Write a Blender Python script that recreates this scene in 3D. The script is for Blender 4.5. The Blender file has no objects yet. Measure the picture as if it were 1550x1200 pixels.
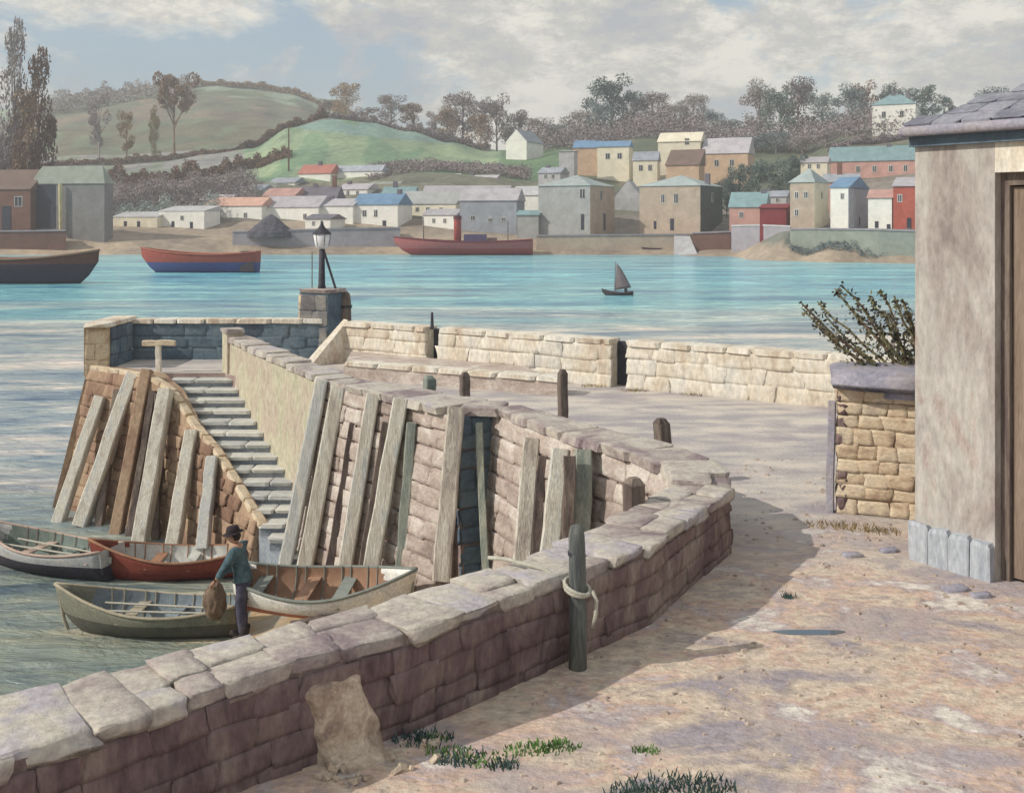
import bpy, bmesh, math, random
import numpy as np
from mathutils import Vector, Matrix, noise as mn

random.seed(7)
PI = math.pi
R = math.radians
SC = bpy.context.scene
COL = SC.collection

# ------------------------------------------------------------------ camera, world, sun, exposure
EYE = 7.5            # height of the eye above the water, water is z = 0
F = 1600.0           # focal length in pixels of the 1550 px wide picture
HOR = 330.0          # row of the horizon
cam = bpy.data.cameras.new('camera')
cam.sensor_width = 36
cam.lens = 36 * F / 1550
cam.shift_y = -(600 - HOR) / 1550
cam.clip_start = 0.1
cam.clip_end = 6000
camo = bpy.data.objects.new('camera', cam)
COL.objects.link(camo)
camo.location = (0, 0, EYE)
camo.rotation_euler = (R(90), 0, 0)
SC.camera = camo

SUNV = Vector((-0.79, -0.22, 0.57)).normalized()     # towards the sun
sl = bpy.data.lights.new('sun', 'SUN')
sl.energy = 3.8
sl.angle = R(0.6)
sl.color = (1.0, 0.93, 0.82)
so = bpy.data.objects.new('sun', sl)
COL.objects.link(so)
so.rotation_euler = SUNV.to_track_quat('Z', 'Y').to_euler()
so.location = (-30, -10, 40)

world = bpy.data.worlds.new('World')
SC.world = world
world.use_nodes = True
wn = world.node_tree
wn.nodes.clear()
def N(t, typ, **kw):
    n = t.nodes.new(typ)
    for k, v in kw.items():
        setattr(n, k, v)
    return n
sky = N(wn, 'ShaderNodeTexSky', sky_type='NISHITA', sun_disc=False)
sky.sun_elevation = math.asin(SUNV.z)
sky.sun_rotation = math.atan2(SUNV.x, SUNV.y)
sky.air_density = 1.2
sky.dust_density = 1.5
bg_s = N(wn, 'ShaderNodeBackground')
bg_s.inputs[1].default_value = 0.125
skt = N(wn, 'ShaderNodeMix', data_type='RGBA')
skt.inputs[0].default_value = 0.45
wn.links.new(sky.outputs[0], skt.inputs['A'])
skt.inputs['B'].default_value = (3.1, 4.4, 5.7, 1)
wn.links.new(skt.outputs['Result'], bg_s.inputs[0])
tc = N(wn, 'ShaderNodeTexCoord')
mp = N(wn, 'ShaderNodeMapping')
mp.inputs['Scale'].default_value = (1.0, 1.0, 2.3)
mp.inputs['Location'].default_value = (0.35, 0.2, 0.12)
mp.inputs['Rotation'].default_value = (0, 0, R(24))
wn.links.new(tc.outputs['Generated'], mp.inputs[0])
n1 = N(wn, 'ShaderNodeTexNoise')
n1.inputs['Scale'].default_value = 3.1
n1.inputs['Detail'].default_value = 8
n1.inputs['Roughness'].default_value = 0.62
n1.inputs['Distortion'].default_value = 0.5
wn.links.new(mp.outputs[0], n1.inputs['Vector'])
cr = N(wn, 'ShaderNodeValToRGB')
cr.color_ramp.elements[0].position = 0.435
cr.color_ramp.elements[0].color = (0.05, 0.05, 0.05, 1)
cr.color_ramp.elements[1].position = 0.505
cr.color_ramp.elements[1].color = (1, 1, 1, 1)
wn.links.new(n1.outputs[0], cr.inputs[0])
n2 = N(wn, 'ShaderNodeTexNoise')
n2.inputs['Scale'].default_value = 6.5
n2.inputs['Detail'].default_value = 8
n2.inputs['Roughness'].default_value = 0.74
wn.links.new(mp.outputs[0], n2.inputs['Vector'])
cc = N(wn, 'ShaderNodeValToRGB')
for i, (p, c) in enumerate([(0.39, (0.46, 0.48, 0.51)), (0.48, (0.61, 0.60, 0.56)), (0.57, (0.88, 0.85, 0.75))]):
    e = cc.color_ramp.elements[i] if i < 2 else cc.color_ramp.elements.new(p)
    e.position = p
    e.color = (*c, 1)
wn.links.new(n2.outputs[0], cc.inputs[0])
bg_c = N(wn, 'ShaderNodeBackground')
bg_c.inputs[1].default_value = 1.08
wn.links.new(cc.outputs[0], bg_c.inputs[0])
mx = N(wn, 'ShaderNodeMixShader')
wn.links.new(cr.outputs[0], mx.inputs[0])
wn.links.new(bg_s.outputs[0], mx.inputs[1])
wn.links.new(bg_c.outputs[0], mx.inputs[2])
wo = N(wn, 'ShaderNodeOutputWorld')
wn.links.new(mx.outputs[0], wo.inputs[0])

SC.view_settings.view_transform = 'Standard'
SC.view_settings.look = 'None'
SC.view_settings.exposure = 0.0
SC.view_settings.gamma = 1
SC.view_settings.use_curve_mapping = False

# ------------------------------------------------------------------ survey helpers
def G(px, D):                       # ground point seen in column px at D metres
    return ((px - 775) / F * D, D)
def Zat(py, D):                     # height of a thing seen in row py at D metres
    return EYE - (py - HOR) / F * D

# ------------------------------------------------------------------ materials
def mottled(name, cols, nscale=1.2, stretch=(1, 1, 1), rough=0.9, bump=0.35, bscale=14, rand=0.25,
            fine=0.25, detail=7, lo=0.32, hi=0.68, spec=0.25, dist=0.6, bdist=0.02):
    m = bpy.data.materials.new(name)
    m.use_nodes = True
    t = m.node_tree
    b = t.nodes['Principled BSDF']
    b.inputs['Roughness'].default_value = rough
    b.inputs['Specular IOR Level'].default_value = spec
    g = N(t, 'ShaderNodeNewGeometry')
    mp = N(t, 'ShaderNodeMapping')
    mp.inputs['Scale'].default_value = stretch
    t.links.new(g.outputs['Position'], mp.inputs[0])
    n = N(t, 'ShaderNodeTexNoise')
    n.inputs['Scale'].default_value = nscale
    n.inputs['Detail'].default_value = detail
    n.inputs['Roughness'].default_value = 0.65
    n.inputs['Distortion'].default_value = dist
    t.links.new(mp.outputs[0], n.inputs['Vector'])
    r = N(t, 'ShaderNodeValToRGB')
    k = len(cols)
    for i, c in enumerate(cols):
        p = lo + (hi - lo) * i / max(1, k - 1)
        e = r.color_ramp.elements[i] if i < 2 else r.color_ramp.elements.new(p)
        e.position = p
        e.color = (*c, 1)
    src = n.outputs[0]
    oi = N(t, 'ShaderNodeObjectInfo')
    if rand:
        ad = N(t, 'ShaderNodeMath', operation='MULTIPLY_ADD')
        t.links.new(oi.outputs['Random'], ad.inputs[0])
        ad.inputs[1].default_value = rand * 0.6
        t.links.new(n.outputs[0], ad.inputs[2])
        sb = N(t, 'ShaderNodeMath', operation='SUBTRACT')
        t.links.new(ad.outputs[0], sb.inputs[0])
        sb.inputs[1].default_value = rand * 0.3
        src = sb.outputs[0]
    t.links.new(src, r.inputs[0])
    n2 = N(t, 'ShaderNodeTexNoise')
    n2.inputs['Scale'].default_value = nscale * 9
    n2.inputs['Detail'].default_value = 5
    n2.inputs['Roughness'].default_value = 0.7
    t.links.new(mp.outputs[0], n2.inputs['Vector'])
    mr = N(t, 'ShaderNodeMapRange')
    mr.inputs['From Min'].default_value = 0.3
    mr.inputs['From Max'].default_value = 0.7
    mr.inputs['To Min'].default_value = 1 - fine
    mr.inputs['To Max'].default_value = 1 + fine
    t.links.new(n2.outputs[0], mr.inputs[0])
    vm = N(t, 'ShaderNodeVectorMath', operation='SCALE')
    t.links.new(r.outputs[0], vm.inputs[0])
    t.links.new(mr.outputs[0], vm.inputs['Scale'])
    t.links.new(vm.outputs[0], b.inputs['Base Color'])
    if bump:
        n3 = N(t, 'ShaderNodeTexNoise')
        n3.inputs['Scale'].default_value = bscale
        n3.inputs['Detail'].default_value = 6
        n3.inputs['Roughness'].default_value = 0.6
        t.links.new(mp.outputs[0], n3.inputs['Vector'])
        bp = N(t, 'ShaderNodeBump')
        bp.inputs['Strength'].default_value = bump
        bp.inputs['Distance'].default_value = bdist
        t.links.new(n3.outputs[0], bp.inputs['Height'])
        t.links.new(bp.outputs[0], b.inputs['Normal'])
    return m

M = {}
M['coping'] = mottled('coping_stone', [(.24, .19, .20), (.37, .32, .30), (.50, .46, .40), (.40, .37, .40)], 1.5, rand=.35, bump=.6, bscale=22)
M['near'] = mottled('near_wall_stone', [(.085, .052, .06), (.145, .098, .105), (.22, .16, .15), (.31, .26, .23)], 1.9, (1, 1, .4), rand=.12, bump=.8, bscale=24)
M['mortar'] = mottled('dark_mortar', [(.12, .085, .085), (.19, .14, .13), (.26, .22, .19)], 3, bump=.6)
M['quay'] = mottled('quay_stone', [(.27, .22, .20), (.39, .32, .28), (.47, .40, .36), (.58, .53, .48)], 1.6, (1, 1, 1.6), rand=.3, bump=.6)
M['quaymortar'] = mottled('quay_mortar', [(.24, .18, .17), (.38, .29, .26)], 3, bump=.5)
M['pale'] = mottled('pale_limewashed_stone', [(.46, .36, .28), (.60, .53, .43), (.70, .66, .58), (.56, .54, .50)], 1.3, (1, 1, .5), rand=.15, bump=.5)
M['render'] = mottled('yellowed_render', [(.38, .36, .26), (.48, .45, .34), (.44, .37, .30), (.50, .46, .38)], 1.0, (1, 1, .6), rand=0, bump=.5)
M['shade'] = mottled('blue_shade_stone', [(.085, .11, .15), (.12, .17, .21), (.16, .20, .23)], 1.2, rand=.35, bump=.4)  # shade put into the stone colour, for faces that should look dark
M['pier'] = mottled('pier_stone', [(.20, .12, .085), (.30, .20, .14), (.40, .29, .20)], 1.4, (1, 1, .6), rand=.5, bump=.6)
M['tread'] = mottled('step_stone', [(.38, .39, .40), (.52, .52, .49), (.64, .62, .56)], 1.6, (.5, 2, 2), rand=.3, bump=.5)
M['timber'] = mottled('weathered_timber', [(.34, .30, .27), (.50, .46, .40), (.62, .59, .52), (.46, .47, .46)], 2.2, (2.5, 2.5, .35), rand=.7, bump=.8, bscale=12)
M['oldwood'] = mottled('dark_wet_timber', [(.06, .045, .045), (.13, .10, .09), (.22, .18, .15)], 2.5, (2.5, 2.5, .35), rand=.5, bump=.8, bscale=12)
M['greenwood'] = mottled('greenish_timber', [(.13, .16, .15), (.24, .27, .24), (.36, .37, .31)], 2.5, (2.5, 2.5, .35), rand=.4, bump=.8, bscale=12)
M['postwood'] = mottled('tarred_post', [(.07, .08, .085), (.15, .16, .15), (.27, .28, .24)], 3, (2.5, 2.5, .3), rand=.2, bump=.8, bscale=14)
M['sand'] = mottled('harbour_mud', [(.16, .13, .09), (.30, .22, .13), (.40, .28, .16), (.33, .30, .24)], .7, (.6, 1.6, 1), rand=0, bump=.8, bscale=6, rough=.7)
M['slate'] = mottled('roof_slate', [(.17, .17, .21), (.25, .26, .30), (.30, .29, .34)], 1.6, (1, 1, 1), rand=.5, bump=.4)
M['plaster'] = mottled('stained_plaster', [(.26, .22, .21), (.34, .30, .28), (.40, .37, .35), (.45, .43, .40), (.37, .30, .28)], 1.5, (1, 1, .35), rand=0, bump=.9, bscale=11, fine=.22, lo=.36, hi=.66)
M['plinth'] = mottled('blue_grey_plinth', [(.30, .33, .38), (.42, .45, .49), (.36, .36, .38)], 3, (1, 1, .3), rand=.3, bump=.4)
M['door'] = mottled('brown_door_boards', [(.15, .11, .085), (.21, .155, .12), (.26, .20, .16)], 2.2, (3, 3, .25), rand=.35, bump=.4)
M['iron'] = mottled('dark_iron', [(.03, .03, .04), (.07, .07, .09)], 4, rand=0, bump=.2, rough=.6)
M['glasslamp'] = mottled('milky_lamp_glass', [(.74, .75, .78), (.8, .8, .82)], 6, rand=0, bump=0, rough=.3, spec=.5)
M['rope'] = mottled('pale_rope', [(.42, .40, .34), (.60, .58, .50)], 20, rand=0, bump=.8, bscale=90)
M['gatestone'] = mottled('honey_stone', [(.38, .28, .20), (.56, .44, .31), (.64, .54, .40), (.46, .38, .30)], 2.4, (1, 1, 1.8), rand=.25, bump=.6)
M['capstone'] = mottled('mauve_capstone', [(.20, .20, .26), (.32, .31, .37), (.36, .32, .33)], 2.2, rand=.2, bump=.5)

def flat(name, c, rough=.8, var=.18, ns=.5, stretch=(1, 1, 1)):
    a = tuple(max(0, x * (1 - var)) for x in c)
    b = tuple(min(.9, x * (1 + var)) for x in c)
    return mottled(name, [a, c, b], ns, stretch, rough=rough, rand=.25, bump=.15, bscale=ns * 6, fine=.12)

# the road: warm trodden earth by the eye, cool grey setts further out
def road_mat():
    m = mottled('trodden_road', [(.34, .30, .33), (.46, .38, .33), (.60, .51, .41), (.56, .41, .33), (.45, .38, .38), (.66, .61, .55)],
                1.1, (.85, 1.15, 1), rand=0, bump=1.0, bscale=15, fine=.3, lo=.37, hi=.63, dist=.5, bdist=.03)
    t = m.node_tree
    b = t.nodes['Principled BSDF']
    l = b.inputs['Base Color'].links[0]
    src = l.from_socket
    g = N(t, 'ShaderNodeNewGeometry')
    sx = N(t, 'ShaderNodeSeparateXYZ')
    t.links.new(g.outputs['Position'], sx.inputs[0])
    n = N(t, 'ShaderNodeTexNoise')
    n.inputs['Scale'].default_value = .8
    n.inputs['Detail'].default_value = 5
    mp = N(t, 'ShaderNodeMapping')
    mp.inputs['Scale'].default_value = (.6, 1.4, 1)
    t.links.new(g.outputs['Position'], mp.inputs[0])
    t.links.new(mp.outputs[0], n.inputs['Vector'])
    ad = N(t, 'ShaderNodeMath', operation='MULTIPLY_ADD')
    t.links.new(n.outputs[0], ad.inputs[0])
    ad.inputs[1].default_value = 7
    t.links.new(sx.outputs['Y'], ad.inputs[2])
    mr = N(t, 'ShaderNodeMapRange')
    mr.inputs['From Min'].default_value = 14.8
    mr.inputs['From Max'].default_value = 18.5
    t.links.new(ad.outputs[0], mr.inputs[0])
    n4 = N(t, 'ShaderNodeTexNoise')
    n4.inputs['Scale'].default_value = 1.6
    n4.inputs['Detail'].default_value = 6
    t.links.new(mp.outputs[0], n4.inputs['Vector'])
    r = N(t, 'ShaderNodeValToRGB')
    for i, (p, c) in enumerate([(.38, (.38, .35, .36)), (.5, (.50, .46, .43)), (.62, (.60, .54, .48))]):
        e = r.color_ramp.elements[i] if i < 2 else r.color_ramp.elements.new(p)
        e.position = p
        e.color = (*c, 1)
    t.links.new(n4.outputs[0], r.inputs[0])
    mxn = N(t, 'ShaderNodeMix', data_type='RGBA')
    t.links.new(mr.outputs[0], mxn.inputs[0])
    t.links.new(src, mxn.inputs['A'])
    t.links.new(r.outputs[0], mxn.inputs['B'])
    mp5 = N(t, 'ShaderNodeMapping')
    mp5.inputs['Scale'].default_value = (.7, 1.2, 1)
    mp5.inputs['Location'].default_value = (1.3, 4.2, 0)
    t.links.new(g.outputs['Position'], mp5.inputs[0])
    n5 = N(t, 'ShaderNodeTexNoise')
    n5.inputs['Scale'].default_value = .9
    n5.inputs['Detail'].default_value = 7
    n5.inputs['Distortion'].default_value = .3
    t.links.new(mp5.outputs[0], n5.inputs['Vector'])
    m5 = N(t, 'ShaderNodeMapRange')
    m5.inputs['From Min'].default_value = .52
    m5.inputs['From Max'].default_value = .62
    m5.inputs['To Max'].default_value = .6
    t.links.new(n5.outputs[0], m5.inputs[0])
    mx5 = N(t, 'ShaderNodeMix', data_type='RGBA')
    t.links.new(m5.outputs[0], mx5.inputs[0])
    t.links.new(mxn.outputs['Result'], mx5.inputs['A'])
    mx5.inputs['B'].default_value = (.34, .30, .33, 1)  # lavender patches put shadow-like strokes into the road colour
    t.links.new(mx5.outputs['Result'], b.inputs['Base Color'])
    return m
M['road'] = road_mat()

def water_mat():
    m = bpy.data.materials.new('estuary_water')
    m.use_nodes = True
    t = m.node_tree
    b = t.nodes['Principled BSDF']
    b.inputs['Roughness'].default_value = .13
    b.inputs['IOR'].default_value = 1.33
    b.inputs['Specular IOR Level'].default_value = .42
    g = N(t, 'ShaderNodeNewGeometry')
    sx = N(t, 'ShaderNodeSeparateXYZ')
    t.links.new(g.outputs['Position'], sx.inputs[0])
    def noise_at(scale, st, det=6, ro=.6, dist=0.4):
        mp = N(t, 'ShaderNodeMapping')
        mp.inputs['Scale'].default_value = st
        t.links.new(g.outputs['Position'], mp.inputs[0])
        n = N(t, 'ShaderNodeTexNoise')
        n.inputs['Scale'].default_value = scale
        n.inputs['Detail'].default_value = det
        n.inputs['Roughness'].default_value = ro
        n.inputs['Distortion'].default_value = dist
        t.links.new(mp.outputs[0], n.inputs['Vector'])
        return n.outputs[0]
    # depth of the channel: shallow bar near the quay, deep teal channel beyond
    lg = N(t, 'ShaderNodeMath', operation='LOGARITHM')
    t.links.new(sx.outputs['Y'], lg.inputs[0])
    lg.inputs[1].default_value = 10
    big = noise_at(.05, (.35, 1, 1), 5)
    ad = N(t, 'ShaderNodeMath', operation='MULTIPLY_ADD')
    t.links.new(big, ad.inputs[0])
    ad.inputs[1].default_value = .5
    t.links.new(lg.outputs[0], ad.inputs[2])
    r = N(t, 'ShaderNodeValToRGB')
    pts = [(0, (.27, .28, .21)), (.22, (.30, .34, .31)), (.32, (.34, .40, .43)), (.46, (.46, .52, .54)), (.60, (.50, .56, .55)),
           (.70, (.26, .56, .62)), (.86, (.17, .54, .66)), (1.0, (.26, .58, .66))]
    mr = N(t, 'ShaderNodeMapRange')
    mr.inputs['From Min'].default_value = 1.35
    mr.inputs['From Max'].default_value = 2.6
    t.links.new(ad.outputs[0], mr.inputs[0])
    for i, (p, c) in enumerate(pts):
        e = r.color_ramp.elements[i] if i < 2 else r.color_ramp.elements.new(p)
        e.position = p
        e.color = (*c, 1)
    t.links.new(mr.outputs[0], r.inputs[0])
    # wind lanes and weed
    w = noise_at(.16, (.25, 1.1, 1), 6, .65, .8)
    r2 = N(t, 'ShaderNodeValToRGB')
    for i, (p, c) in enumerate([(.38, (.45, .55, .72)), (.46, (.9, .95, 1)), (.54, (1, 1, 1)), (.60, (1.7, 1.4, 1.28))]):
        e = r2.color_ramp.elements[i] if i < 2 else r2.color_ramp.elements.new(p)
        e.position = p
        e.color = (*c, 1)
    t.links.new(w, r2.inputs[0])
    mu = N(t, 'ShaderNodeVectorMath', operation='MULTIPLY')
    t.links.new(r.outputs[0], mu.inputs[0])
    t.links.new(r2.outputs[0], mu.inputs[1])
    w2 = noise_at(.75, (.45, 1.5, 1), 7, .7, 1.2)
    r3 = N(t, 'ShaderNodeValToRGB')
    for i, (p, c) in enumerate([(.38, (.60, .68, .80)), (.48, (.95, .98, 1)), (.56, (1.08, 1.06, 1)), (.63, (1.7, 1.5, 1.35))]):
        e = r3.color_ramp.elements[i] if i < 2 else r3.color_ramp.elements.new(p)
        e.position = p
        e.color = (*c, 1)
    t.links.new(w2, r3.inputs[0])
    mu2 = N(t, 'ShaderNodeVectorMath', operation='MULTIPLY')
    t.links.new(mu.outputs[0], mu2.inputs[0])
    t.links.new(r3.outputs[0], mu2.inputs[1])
    t.links.new(mu2.outputs[0], b.inputs['Base Color'])
    n3 = noise_at(1.7, (.55, 1.3, 1), 6, .62, .5)
    bp = N(t, 'ShaderNodeBump')
    bp.inputs['Strength'].default_value = 1.0
    bp.inputs['Distance'].default_value = .22
    t.links.new(n3, bp.inputs['Height'])
    t.links.new(bp.outputs[0], b.inputs['Normal'])
    return m
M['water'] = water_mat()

# ------------------------------------------------------------------ object helpers
def tag(o, label=None, cat=None, group=None, kind=None):
    if label: o['label'] = label
    if cat: o['category'] = cat
    if group: o['group'] = group
    if kind: o['kind'] = kind
    return o
def thing(name, loc, label, cat, group=None, rz=0):
    o = bpy.data.objects.new(name, None)
    COL.objects.link(o)
    o.location = loc
    o.rotation_euler = (0, 0, rz)
    o.empty_display_size = .3
    return tag(o, label, cat, group)

class MB:
    def __init__(s):
        s.v = []
        s.f = []
    def add(s, vs, fs):
        k = len(s.v)
        s.v += [tuple(v) for v in vs]
        s.f += [tuple(i + k for i in f) for f in fs]
        return s
    def box(s, c, d, rz=0, taper=1.0, shear=(0, 0)):
        x, y, z = (a / 2 for a in d)
        vs = []
        for sz in (-1, 1):
            tp = taper if sz > 0 else 1
            for sx, sy in ((-1, -1), (1, -1), (1, 1), (-1, 1)):
                px, py = sx * x * tp, sy * y * tp
                if sz > 0:
                    px += shear[0]; py += shear[1]
                vs.append((c[0] + px * math.cos(rz) - py * math.sin(rz), c[1] + px * math.sin(rz) + py * math.cos(rz), c[2] + sz * z))
        return s.add(vs, [(3, 2, 1, 0), (4, 5, 6, 7), (0, 1, 5, 4), (1, 2, 6, 5), (2, 3, 7, 6), (3, 0, 4, 7)])
    def prism(s, poly, z0, z1, top=None):
        n = len(poly)
        zz0 = z0 if isinstance(z0, (list, tuple)) else [z0] * n
        zz1 = z1 if isinstance(z1, (list, tuple)) else [z1] * n
        tp = top or poly
        vs = [(p[0], p[1], z) for p, z in zip(poly, zz0)] + [(p[0], p[1], z) for p, z in zip(tp, zz1)]
        fs = [tuple(reversed(range(n))), tuple(range(n, 2 * n))] + [(i, (i + 1) % n, n + (i + 1) % n, n + i) for i in range(n)]
        return s.add(vs, fs)
    def tube(s, path, rad, n=8, cap=True):
        P = [Vector(p) for p in path]
        rr = rad if isinstance(rad, (list, tuple)) else [rad] * len(P)
        vs = []
        pa = None
        for i, p in enumerate(P):
            d = (P[min(i + 1, len(P) - 1)] - P[max(i - 1, 0)]).normalized()
            a = d.cross(Vector((0, 0, 1)))
            if a.length < .3: a = d.cross(Vector((0, 1, 0)))
            if pa is not None:
                a2 = pa - d * pa.dot(d)
                if a2.length > .1: a = a2
            a.normalize()
            pa = a
            b = a.cross(d).normalized()
            for k in range(n):
                t = 2 * PI * k / n
                vs.append(p + (a * math.cos(t) + b * math.sin(t)) * rr[i])
        fs = []
        for i in range(len(P) - 1):
            for k in range(n):
                k2 = (k + 1) % n
                fs.append((i * n + k, i * n + k2, (i + 1) * n + k2, (i + 1) * n + k))
        if cap:
            fs.append(tuple(reversed(range(n))))
            fs.append(tuple((len(P) - 1) * n + k for k in range(n)))
        return s.add(vs, fs)
    def beam(s, p0, p1, w, h, side=None, tw=1.0, bev=.18, segs=5, jit=.012):
        """a squared timber from p0 to p1; side = direction of its width"""
        p0, p1 = Vector(p0), Vector(p1)
        d = (p1 - p0).normalized()
        a = (Vector(side) - d * Vector(side).dot(d)).normalized() if side else d.cross(Vector((0, 0, 1))).normalized()
        b = d.cross(a).normalized()
        sec = [(-1, -1 + bev), (-1 + bev, -1), (1 - bev, -1), (1, -1 + bev), (1, 1 - bev), (1 - bev, 1), (-1 + bev, 1), (-1, 1 - bev)]
        vs = []
        for i in range(segs + 1):
            q = p0.lerp(p1, i / segs)
            f = 1 + (tw - 1) * i / segs
            ja, jb = random.uniform(-jit, jit), random.uniform(-jit, jit)
            for (u, v) in sec:
                vs.append(q + a * (u * w / 2 * f + ja) + b * (v * h / 2 * f + jb) + Vector([random.uniform(-jit, jit) * .4] * 3))
        fs = []
        for i in range(segs):
            for k in range(8):
                fs.append((i * 8 + k, i * 8 + (k + 1) % 8, (i + 1) * 8 + (k + 1) % 8, (i + 1) * 8 + k))
        fs.append(tuple(reversed(range(8))))
        fs.append(tuple(segs * 8 + k for k in range(8)))
        return s.add(vs, fs)
    def build(s, name, mat, parent=None, local=False, smooth=False):
        me = bpy.data.meshes.new(name)
        vs = s.v
        if parent is not None and not local:
            L = parent.location
            vs = [(v[0] - L.x, v[1] - L.y, v[2] - L.z) for v in vs]
        me.from_pydata(vs, [], s.f)
        me.update()
        bm = bmesh.new()
        bm.from_mesh(me)
        bmesh.ops.recalc_face_normals(bm, faces=bm.faces)
        bm.to_mesh(me)
        bm.free()
        if smooth:
            me.polygons.foreach_set('use_smooth', [True] * len(me.polygons))
        me.materials.append(mat)
        o = bpy.data.objects.new(name, me)
        COL.objects.link(o)
        if parent is not None: o.parent = parent
        return o

_sv = {}
def stone_mesh(mat, k, kind='block'):
    key = (mat.name, k, kind)
    if key in _sv: return _sv[key]
    rnd = random.Random(hash((k, kind)) & 0xffff if False else k * 31 + len(kind))
    bm = bmesh.new()
    bmesh.ops.create_cube(bm, size=1)
    j = .06 if kind == 'block' else .11
    for v in bm.verts:
        v.co += Vector((rnd.uniform(-j, j), rnd.uniform(-j * .8, j * .8), rnd.uniform(-j, j)))
    if kind == 'worn':
        bmesh.ops.subdivide_edges(bm, edges=bm.edges[:], cuts=3, use_grid_fill=True)
        for v in bm.verts:
            c = v.co.copy()
            q = c.normalized() * .66
            nz_ = mn.noise_vector(c * 2.3 + Vector((k * 7.1, 0, 0))) * .045
            v.co = c.lerp(q, .09) + nz_ + Vector([rnd.uniform(-.012, .012) for _ in range(3)])
    elif kind == 'rough':
        bmesh.ops.subdivide_edges(bm, edges=bm.edges[:], cuts=2, use_grid_fill=True)
        for v in bm.verts:
            c = v.co.copy()
            l = max(abs(c.x), abs(c.y), abs(c.z))
            q = c.normalized() * .62
            v.co = c.lerp(q, .24) + Vector([rnd.uniform(-.035, .035) for _ in range(3)])
    else:
        bmesh.ops.bevel(bm, geom=bm.edges[:], offset=.09, segments=1, affect='EDGES', profile=.5)
    me = bpy.data.meshes.new('stone')
    bm.to_mesh(me)
    bm.free()
    if kind != 'block':
        me.polygons.foreach_set('use_smooth', [True] * len(me.polygons))
    me.materials.append(mat)
    _sv[key] = me
    return me
NV = 9
def put_stone(parent, mat, c, tx, ny, dims, name='stone', kind='block', up=None):
    tx = Vector(tx).normalized()
    ny = Vector(ny)
    ny = (ny - tx * ny.dot(tx)).normalized()
    uz = tx.cross(ny) * (1 if tx.cross(ny).z > 0 else -1)
    o = bpy.data.objects.new(name, stone_mesh(mat, random.randrange(NV), kind))
    COL.objects.link(o)
    o.parent = parent
    m = Matrix(((tx.x * dims[0], ny.x * dims[1], uz.x * dims[2], c[0] - parent.location.x),
                (tx.y * dims[0], ny.y * dims[1], uz.y * dims[2], c[1] - parent.location.y),
                (tx.z * dims[0], ny.z * dims[1], uz.z * dims[2], c[2] - parent.location.z), (0, 0, 0, 1)))
    o.matrix_basis = m
    return o

def seg_lengths(pts):
    L = [0]
    for a, b in zip(pts, pts[1:]):
        L.append(L[-1] + math.hypot(b[0] - a[0], b[1] - a[1]))
    return L
def at_s(pts, L, s, vals=None):
    s = max(0, min(L[-1] - 1e-6, s))
    for i in range(len(L) - 1):
        if s <= L[i + 1]:
            t = (s - L[i]) / max(1e-9, L[i + 1] - L[i])
            p = (pts[i][0] + (pts[i + 1][0] - pts[i][0]) * t, pts[i][1] + (pts[i + 1][1] - pts[i][1]) * t)
            d = Vector((pts[i + 1][0] - pts[i][0], pts[i + 1][1] - pts[i][1], 0)).normalized()
            v = vals[i] + (vals[i + 1] - vals[i]) * t if vals else None
            return p, d, v
def stone_face(parent, mat, pts, ztop, zbot, side, ch=.3, sw=.55, batter=0.0, depth=.24, s0=0, s1=None, gap=.018, kind='block', skip=None, proud=.05, zref=None):
    """courses of separate stones on the face below the line pts; side=+1 puts the outward normal to the left of the path"""
    L = seg_lengths(pts)
    s1 = L[-1] if s1 is None else s1
    zt = ztop if isinstance(ztop, (list, tuple)) else [ztop] * len(pts)
    zmax = max(zt)
    z = zmax
    row = 0
    while True:
        h = ch * random.uniform(.85, 1.15)
        s = s0 - random.uniform(0, sw * .5)
        anyp = False
        while s < s1:
            w = sw * random.uniform(.65, 1.4)
            a, b = max(s, s0), min(s + w, s1)
            s += w
            if b - a < .12: continue
            (p, d, zz) = at_s(pts, L, (a + b) / 2, zt)
            n = Vector((-d.y, d.x, 0)) * side
            top = z - (zmax - zz)
            zb = zbot(p[0], p[1]) if callable(zbot) else zbot
            if top - h * .6 < zb: continue
            anyp = True
            zc = top - h / 2
            if skip and skip((a + b) / 2, zc): continue
            zq = at_s(pts, L, (a + b) / 2, zref)[2] if zref else zz
            off = batter * (zq - zc) + proud - depth / 2 + random.uniform(-.010, .010)
            c = (p[0] + n.x * off, p[1] + n.y * off, zc)
            ny = Vector((n.x, n.y, batter)).normalized()
            put_stone(parent, mat, c, d, ny, (b - a - gap, depth, h - gap), kind=kind)
        z -= h
        row += 1
        if not anyp or row > 40: break

# ------------------------------------------------------------------ layout of the harbour walls (plan, metres)
OUT = [(-7.0, 27.75), (-3.45, 22.1), (-.7, 19.2), (.12, 18.55), (1.0, 16.9), (2.13, 15.1), (2.58, 14.1), (2.68, 13.3), (2.57, 12.6), (1.33, 10.4), (.51, 9.57),
       (-.8, 8.23), (-1.76, 7.53), (-2.52, 6.78), (-3.05, 6.24), (-4.6, 4.6)]
INN = [(-7.4, 27.4), (-3.87, 21.7), (-.98, 18.15), (-.3, 18.45), (.6, 16.4), (1.75, 14.4), (2.05, 13.6), (2.05, 13.05), (1.9, 12.5), (.8, 10.85), (.1, 9.95),
       (-1.1, 8.75), (-2.1, 8.0), (-2.9, 7.4), (-3.5, 6.9), (-5.1, 5.2)]
ZT = [4.45, 4.2, 4.22, 4.22, 4.26, 4.3, 4.3, 4.3, 4.3, 4.3, 4.3, 4.3, 4.3, 4.3, 4.3, 4.3]
def beach_z(x, y):
    x0 = -5.35 + max(0, 17.2 - y) * .55
    z = .25 * (x - x0) - .1
    return z + .05 * mn.noise(Vector((x * .6, y * .6, 3)))

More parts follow.
